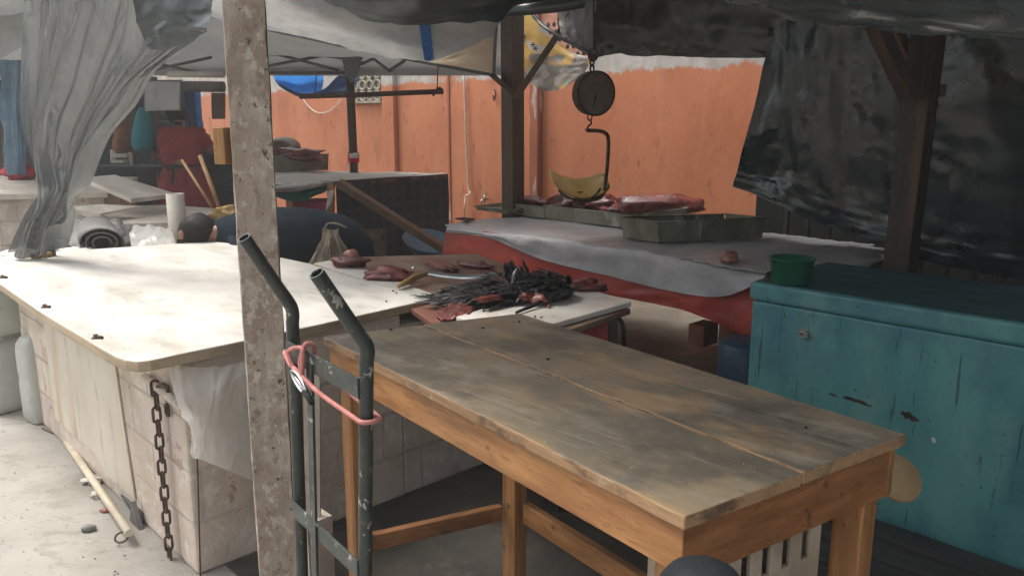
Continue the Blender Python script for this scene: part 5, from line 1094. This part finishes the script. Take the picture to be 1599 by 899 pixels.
nd = 5.35
pn_ = thing('person', 'person in navy top and beige apron bent forward behind the counter', 'person', V((*D(545, 400, nd).xy, 0)), 0)
hp_ = D(535, 372, nd); hd_ = D(300, 362, nd-.1)
zb = hp_.z
Jn = {'pelvis': (V((hp_.x, hp_.y, zb-.03)), (.15, .15)), 'waist': (D(480, 362, nd), (.14, .14)), 'chest': (D(410, 362, nd-.05), (.15, .16)), 'neckb': (D(350, 364, nd-.08), .07), 'neck': (D(330, 365, nd-.09), .06), 'head': (D(302, 366, nd-.1), (.09, .09)), 'crown': (D(287, 366, nd-.1), (.07, .08)),
      'shl': (D(380, 372, nd-.2), .065), 'ell': (D(385, 372, nd-.2)+V((0, -.05, -.28)), .045), 'wrl': (D(355, 372, nd-.2)+V((-.08, 0, -.48)), .032), 'hal': (D(350, 372, nd-.2)+V((-.10, 0, -.56)), (.04, .022)),
      'shr': (D(380, 372, nd+.15), .065), 'elr': (D(385, 372, nd+.15)+V((0, .05, -.28)), .045), 'wrr': (D(355, 372, nd+.15)+V((-.08, 0, -.48)), .032), 'har': (D(350, 372, nd+.15)+V((-.10, 0, -.56)), (.04, .022)),
      'hipl': (V((hp_.x+.02, hp_.y-.10, zb-.08)), .10), 'knl': (V((hp_.x-.03, hp_.y-.10, .50)), .065), 'anl': (V((hp_.x+.03, hp_.y-.10, .09)), .045), 'tol': (V((hp_.x-.16, hp_.y-.11, .04)), .037),
      'hipr': (V((hp_.x+.02, hp_.y+.10, zb-.08)), .10), 'knr': (V((hp_.x-.03, hp_.y+.10, .50)), .065), 'anr': (V((hp_.x+.03, hp_.y+.10, .09)), .045), 'tor': (V((hp_.x-.16, hp_.y+.11, .04)), .037)}
for s_, q_ in (('l', 'hal'), ('r', 'har')):
    h_ = Jn[q_][0]
    for i in range(4): Jn[f'f{s_}{i}'] = (h_+V((-.01, -.03+.02*i, -.05)), .009); Jn[f'g{s_}{i}'] = (h_+V((-.03, -.03+.02*i, -.08)), .007)
    Jn['t'+s_] = (h_+V((-.045, .0, -.02)), .010)
skin_body('body', Jn, E_, 'skin', pn_)
rings = []
for px, py, rz, ry in ((326, 352, .075, .09), (345, 350, .10, .13), (375, 353, .16, .21), (400, 356, .185, .235), (435, 357, .205, .24), (470, 358, .205, .235), (505, 362, .205, .235), (535, 368, .20, .23), (558, 374, .175, .21), (575, 382, .12, .16), (583, 388, .05, .08)):
    c = D(px, py+14, nd); rings.append(ringat(c, V((0, 0, 1)), V((0, 1, 0)), rz, ry, 28, .9))
MB().loft(rings).build('navy_top', 'navy', pn_)
for s_ in ('l', 'r'):
    a, b, c = Jn['hip'+s_][0], Jn['kn'+s_][0], Jn['an'+s_][0]; MB().tube([a+UP*.05, lerp(a, b, .5), b, lerp(b, c, .5), c], [.135, .115, .09, .078, .07], 14).build('trouser_leg', 'navy', pn_)
    a, b = Jn['sh'+s_][0], Jn['el'+s_][0]; MB().tube([a+UP*.02, lerp(a, b, .5), b], [.095, .075, .062], 14).build('sleeve', 'navy', pn_)
kt = D(516, 356, nd-.27)
rows = [[kt+V((x*.05, 0, .0)) for x in (-1, -.5, 0, .5, 1)], [D(500, 376, nd-.30), D(508, 374, nd-.33), D(516, 374, nd-.35), D(526, 374, nd-.33), D(534, 374, nd-.30)], [D(484, 402, nd-.30), D(500, 400, nd-.34), D(516, 400, nd-.36), D(533, 398, nd-.34), D(548, 396, nd-.30)], [D(472, 425, nd-.30), D(496, 425, nd-.34), D(516, 425, nd-.36), D(538, 422, nd-.34), D(556, 418, nd-.30)]]
MB().sheet(rows, 50, 24, [(.022, 4, (3, .3), True)]).build('beige_apron', 'beigeclo', pn_)
mb = MB(); mb.tube(smooth_path([kt+V((-.04, 0, -.02)), kt+V((-.01, -.03, .03)), kt+V((.05, -.03, .03)), kt+V((.11, -.02, .0))]), [.010]*10+[.014]*8+[.005], 8, sq=.5); mb.build('apron_knot', 'beigeclo', pn_)
MB().blob(Jn['head'][0]+V((.03, .015, .03)), (.125, .115, .105), .08, 3, 2).build('hair', 'hair', pn_)
hp2 = Jn['head'][0]
MB().blob(hp2+V((-.035, -.105, .01)), (.02, .014, .032), .1, 2, 5).build('ear', 'skin', pn_)

# stall things behind the person
def bag(px0, px1, py0, py1, d, m, lab, name='hanging_bag', seed=1):
    n = 24; rings = []
    for t, s_ in ((0, .45), (.06, .62), (.25, .82), (.6, .97), (.85, 1), (.96, .9), (1, .6)):
        c = D((px0+px1)/2, py0+(py1-py0)*t, d); a = (px1-px0)/2*d/1250*s_
        rings.append([p+V((noise.noise(p*9+V((seed, 0, 0)))*.03, 0, 0)) for p in ringat(c, V((1, 0, 0)), V((0, 1, 0)), a, .12*s_+.02)])
    o = thing(name, lab, 'bag', D((px0+px1)/2, py1, d), 0, group='bags hanging at the back stall')
    MB().loft(rings).build('sack', m, o); c = D((px0+px1)/2, py0, d); MB().tube(smooth_path([c, c+UP*.10+V((.01, 0, 0)), c+UP*.22]), .012, 6).build('strap', m, o)
bag(178, 212, 190, 237, 8.7, 'brownbag', 'brown bag with dark straps hanging left of the teal bag', seed=2)
bag(209, 243, 168, 236, 8.6, 'tealbag', 'teal cloth bag hanging beside the red apron', seed=3)
MB().sheet([[D(-4, 93, 8.0), D(22, 94, 7.95), D(46, 93, 7.9)], [D(2, 180, 8.0), D(24, 180, 7.9), D(42, 178, 7.9)], [D(6, 274, 8.0), D(24, 272, 7.9), D(42, 274, 7.9)]], 24, 24, [(.07, 3, (2.4, .4), False), (.02, 5, (2, .6), True)]).build('blue_sheet', 'bluebag', label='pale blue plastic sheet hanging behind the grey plastic at the far left', cat='plastic sheet')
MB().sheet([[D(228, 127, 8.3), D(256, 127, 8.3), D(282, 127, 8.3)], [D(226, 150, 8.3), D(255, 150, 8.32), D(281, 150, 8.3)], [D(226, 174, 8.3), D(255, 173, 8.3), D(282, 173, 8.3)]], 16, 10, [(.01, 3, (2, .5), False)]).build('cloth_flap', 'greyvinyl', label='pale grey cloth flap hanging above the red apron', cat='cloth', thick=.004)
MB().tube([D(278, 135, 8.4), D(350, 136, 8.4)], .055, 12).build('awning_roller', 'greyroll', label='grey awning roller under the canopy left of the post', cat='roller')
MB().tube([D(262, 116, 8.2), D(350, 117, 8.2)], .03, 10).build('lamp_tube', 'whiteclo', label='long white tube lamp unlit above the awning roller', cat='tube lamp')
MB().sheet([[D(284, 143, 9.3), D(300, 143, 9.3), D(312, 143, 9.3)], [D(284, 175, 9.3), D(300, 176, 9.3), D(314, 178, 9.3)], [D(290, 209, 9.3), D(305, 210, 9.3), D(319, 212, 9.3)]], 14, 12, [(.03, 3, (2.5, .4), True)]).build('blue_curtain', 'navytarp', label='deep blue cloth hanging behind the person in red', cat='cloth')
MB().sheet([[D(304, 143, 9.25), D(308, 143, 9.25), D(312, 143, 9.25)], [D(306, 176, 9.25), D(311, 176, 9.25), D(315, 178, 9.25)], [D(310, 209, 9.25), D(315, 211, 9.25), D(320, 212, 9.25)]], 8, 12, []).build('blue_strip', 'bluetarp', label='brighter blue strip along the hanging blue cloth', cat='cloth')
MB().sheet([[D(330, 145, 9.0), D(345, 145, 9.0), D(352, 145, 9.0)], [D(330, 165, 9.0), D(342, 166, 9.0), D(352, 166, 9.0)], [D(331, 186, 9.0), D(342, 186, 9.0), D(352, 186, 9.0)]], 8, 8, []).build('brown_flap', 'flapbrown', label='brown cloth flap hanging just left of the post', cat='cloth')
bsx = thing('back_stall', 'dark stall frame with shelves behind the hanging bags', 'stall', V((*D(190, 250, 9.6).xy, .18)), 0)
MB().sheet([[D(-60, 125, 10.0), D(90, 125, 10.0), D(285, 125, 10.0)], [D(-60, 220, 10.0), D(90, 220, 10.0), D(285, 220, 10.0)], [D(-60, 345, 10.0), D(90, 345, 10.0), D(285, 345, 10.0)]], 20, 14, [(.03, 3, (2, .5), False)]).build('back_cloth', 'darkstuff', bsx)
for y in (176, 190): MB().beam(D(240, y, 9.7), D(285, y, 9.7), .3, .03).build('shelf', 'greyroll', bsx)
MB().beam(D(120, 262, 9.3), D(345, 262, 9.3), .6, .05).build('shelf', 'darkstuff', bsx)
for x in (8, 205, 240): MB().beam(D(x, 120, 9.5), ext(D(x, 120, 9.5), D(x+2, 300, 9.5), .18), .06, .06, up=V((0, 1, 0))).build('upright', 'dark_z', bsx)
mb = MB(); q_ = D(188, 248, 9.0); mb.tube([D(176, 234, 9.0), D(177, 254, 9.0)], .03, 8); mb.box(D(190, 243, 9.0), (.16, .1, .04)); mb.tube([D(203, 238, 9.0), D(206, 258, 9.0)], .022, 8); mb.box(D(186, 252, 9.0), (.14, .1, .03)); mb.build('white_rack', 'whiteclo', label='small white plastic rack below the brown bag', cat='rack')
MB().blob(D(28, 268, 8.4), (.16, .1, .09), .4, 4, 8).build('red_bundle', 'redcloth', label='bright red bundle low behind the hanging plastic', cat='bundle')
MB().blob(D(318, 213, 8.95), (.07, .07, .035), .3, 3, 8).build('white_parcel', 'whiteclo', label='white parcel in the hand of the person in red', cat='parcel')
MB().slab([D(318, 225, 9.0), D(365, 225, 9.0), D(365, 345, 9.0), D(318, 345, 9.0)], V((0, .5, 0))).build('grey_cabinet', 'darkstuff', label='dull grey cabinet between the red apron and the post', cat='cabinet')

# ------------------------------------------------------------------ middle stall with sea green and checked cloths
SZ = 1.13
ms = thing('draped_stall', 'back stall table with white, sea green and dark checked cloths', 'table', V((*W(520, 283, SZ).xy, 0)))
k0, k1 = W(524, 284, SZ), W(700, 271, SZ); lft = W(405, 292, SZ); far_ = W(398, 266, SZ)
MB().prism([k0, k1, far_, lft], SZ-.04, SZ-.004).build('table_top', 'plank', ms)
rows = [[far_+UP*.004, lerp(far_, k1, .5)+UP*.004, k1+UP*.004], [lerp(far_, lft, .6)+UP*.006, lerp(lerp(far_, lft, .6), lerp(k1, k0, .6), .5)+UP*.006, lerp(k1, k0, .6)+UP*.006], [lft+UP*.002, lerp(lft, k0, .5)+UP*.002, k0+UP*.002], [D(405, 302, lft.y-.05), D(465, 298, (lft.y+k0.y)/2-.05), D(515, 288, k0.y-.05)]]
MB().sheet(rows, 40, 24, [(.012, 4, (1.5, 1), False)]).build('white_cloth', 'whiteclo', ms)
MB().sheet([[D(405, 288, lft.y+.03), D(465, 288, 6.92), D(519, 282, k0.y+.02)], [D(405, 296, lft.y), D(465, 302, 6.88), D(519, 294, k0.y-.02)], [D(405, 297, lft.y), D(462, 315, 6.88), D(508, 298, k0.y-.02)]], 30, 12, [(.02, 4, (2, .4), False)]).build('green_cloth', 'seafoam', ms)
MB().sheet([[k0-UP*.01, lerp(k0, k1, .5)-UP*.01, k1-UP*.01], [V((*k0.xy, .62)), V((*lerp(k0, k1, .5).xy, .60)), V((*k1.xy, .58))], [V((*k0.xy, .30)), V((*lerp(k0, k1, .5).xy, .16)), V((*k1.xy, .10))]], 40, 20, [(.015, 4, (2, .4), False)]).build('checked_cloth', 'check', ms)
for px, d_ in ((517, k0.y-.06), (453, 6.95)): MB().beam(ext(D(px, 285, d_), D(px, 335, d_), 0), D(px, 286, d_), .055, .055, up=V((0, 1, 0))).build('leg', 'tan_z', ms)
MB().beam(D(528, 285, k0.y-.12), D(692, 388, 7.1), .06, .19, up=V((0, -1, 0))).build('diagonal_plank', 'plank', label='wide timber plank leaning diagonally against the checked cloth', cat='plank', bevel=.005)
mb = MB(); cB = D(486, 322, 7.2); mb.box(cB+UP*-.02, (.34, .25, .13)); mb.box(cB+UP*.05, (.38, .29, .02)); mb.build('magenta_box', 'pink', label='magenta plastic box under the sea green cloth', cat='box', bevel=.006)
MB().beam(D(425, 334, 7.1), D(520, 332, 7.2), .4, .03).build('shelf', 'darkstuff', ms)
mb = MB(); mb.sheet([[D(513, 300, 7.0), D(519, 296, 7.0), D(523, 298, 7.0)], [D(508, 330, 7.0), D(512, 325, 7.0), D(517, 318, 7.0)]], 6, 8); mb.build('white_rag', 'whiteclo', label='narrow white rag hanging from the stall leg', cat='rag', thick=.004)
lb_ = thing('low_stool', 'low dark wooden stool on the floor before the checked cloth', 'stool', V((*D(575, 398, 6.9).xy, 0)))
MB().beam(D(548, 366, 7.0), D(598, 366, 7.0), .3, .06).build('seat', 'dark_x', lb_, bevel=.004)
for x in (556, 594): MB().beam(ext(D(x, 368, 6.95), D(x, 398, 6.95), .0), D(x, 368, 6.95), .09, .12, up=V((0, 1, 0))).build('leg', 'dark_x', lb_)
MB().lathe([(.001, 0), (.16, .01), (.25, .10), (.26, .10), (.17, -.005)], D(668, 390, 7.6), V((.2, -.3, 1)), 28).build('blue_basin', 'bluebag', label='pale blue basin on the floor under the leaning plank', cat='basin')
# tray with meat on the stall
tz2 = SZ+.012
o, _ = tray('deep_tray', W(428, 269, tz2), W(428, 269, tz2)+NX*.22, W(484, 267, tz2), tz2, .17, 'grey tin tray heaped with dark meat on the back stall', grp=None)
MB().blob(D(458, 243, 8.62), (.30, .22, .08), .55, 5, 61).build('meat_heap', 'meat', label='heap of dark meat in the back stall tray', cat='meat')
MB().blob(D(440, 232, 9.0), (.23, .2, .12), .12, 2, 63).build('covered_mound', 'dark_x', label='dark rounded mound behind the heaped meat tray', cat='mound')

# thin even haze, added to imitate a milky lens glow and lift the darks
hm = bpy.data.materials.new('glow_haze'); hm.use_nodes = True; ht_ = hm.node_tree; ht_.nodes.clear()
hv = ht_.nodes.new('ShaderNodeVolumePrincipled'); ho = ht_.nodes.new('ShaderNodeOutputMaterial')
hv.inputs['Color'].default_value = (.95, .96, .95, 1); hv.inputs['Density'].default_value = .008; hv.inputs['Anisotropy'].default_value = .2
ht_.links.new(hv.outputs[0], ho.inputs['Volume'])
M['haze'] = hm
MB().box((0, 0, 3), (58, 58, 8.4)).build('haze', 'haze', kind='stuff')
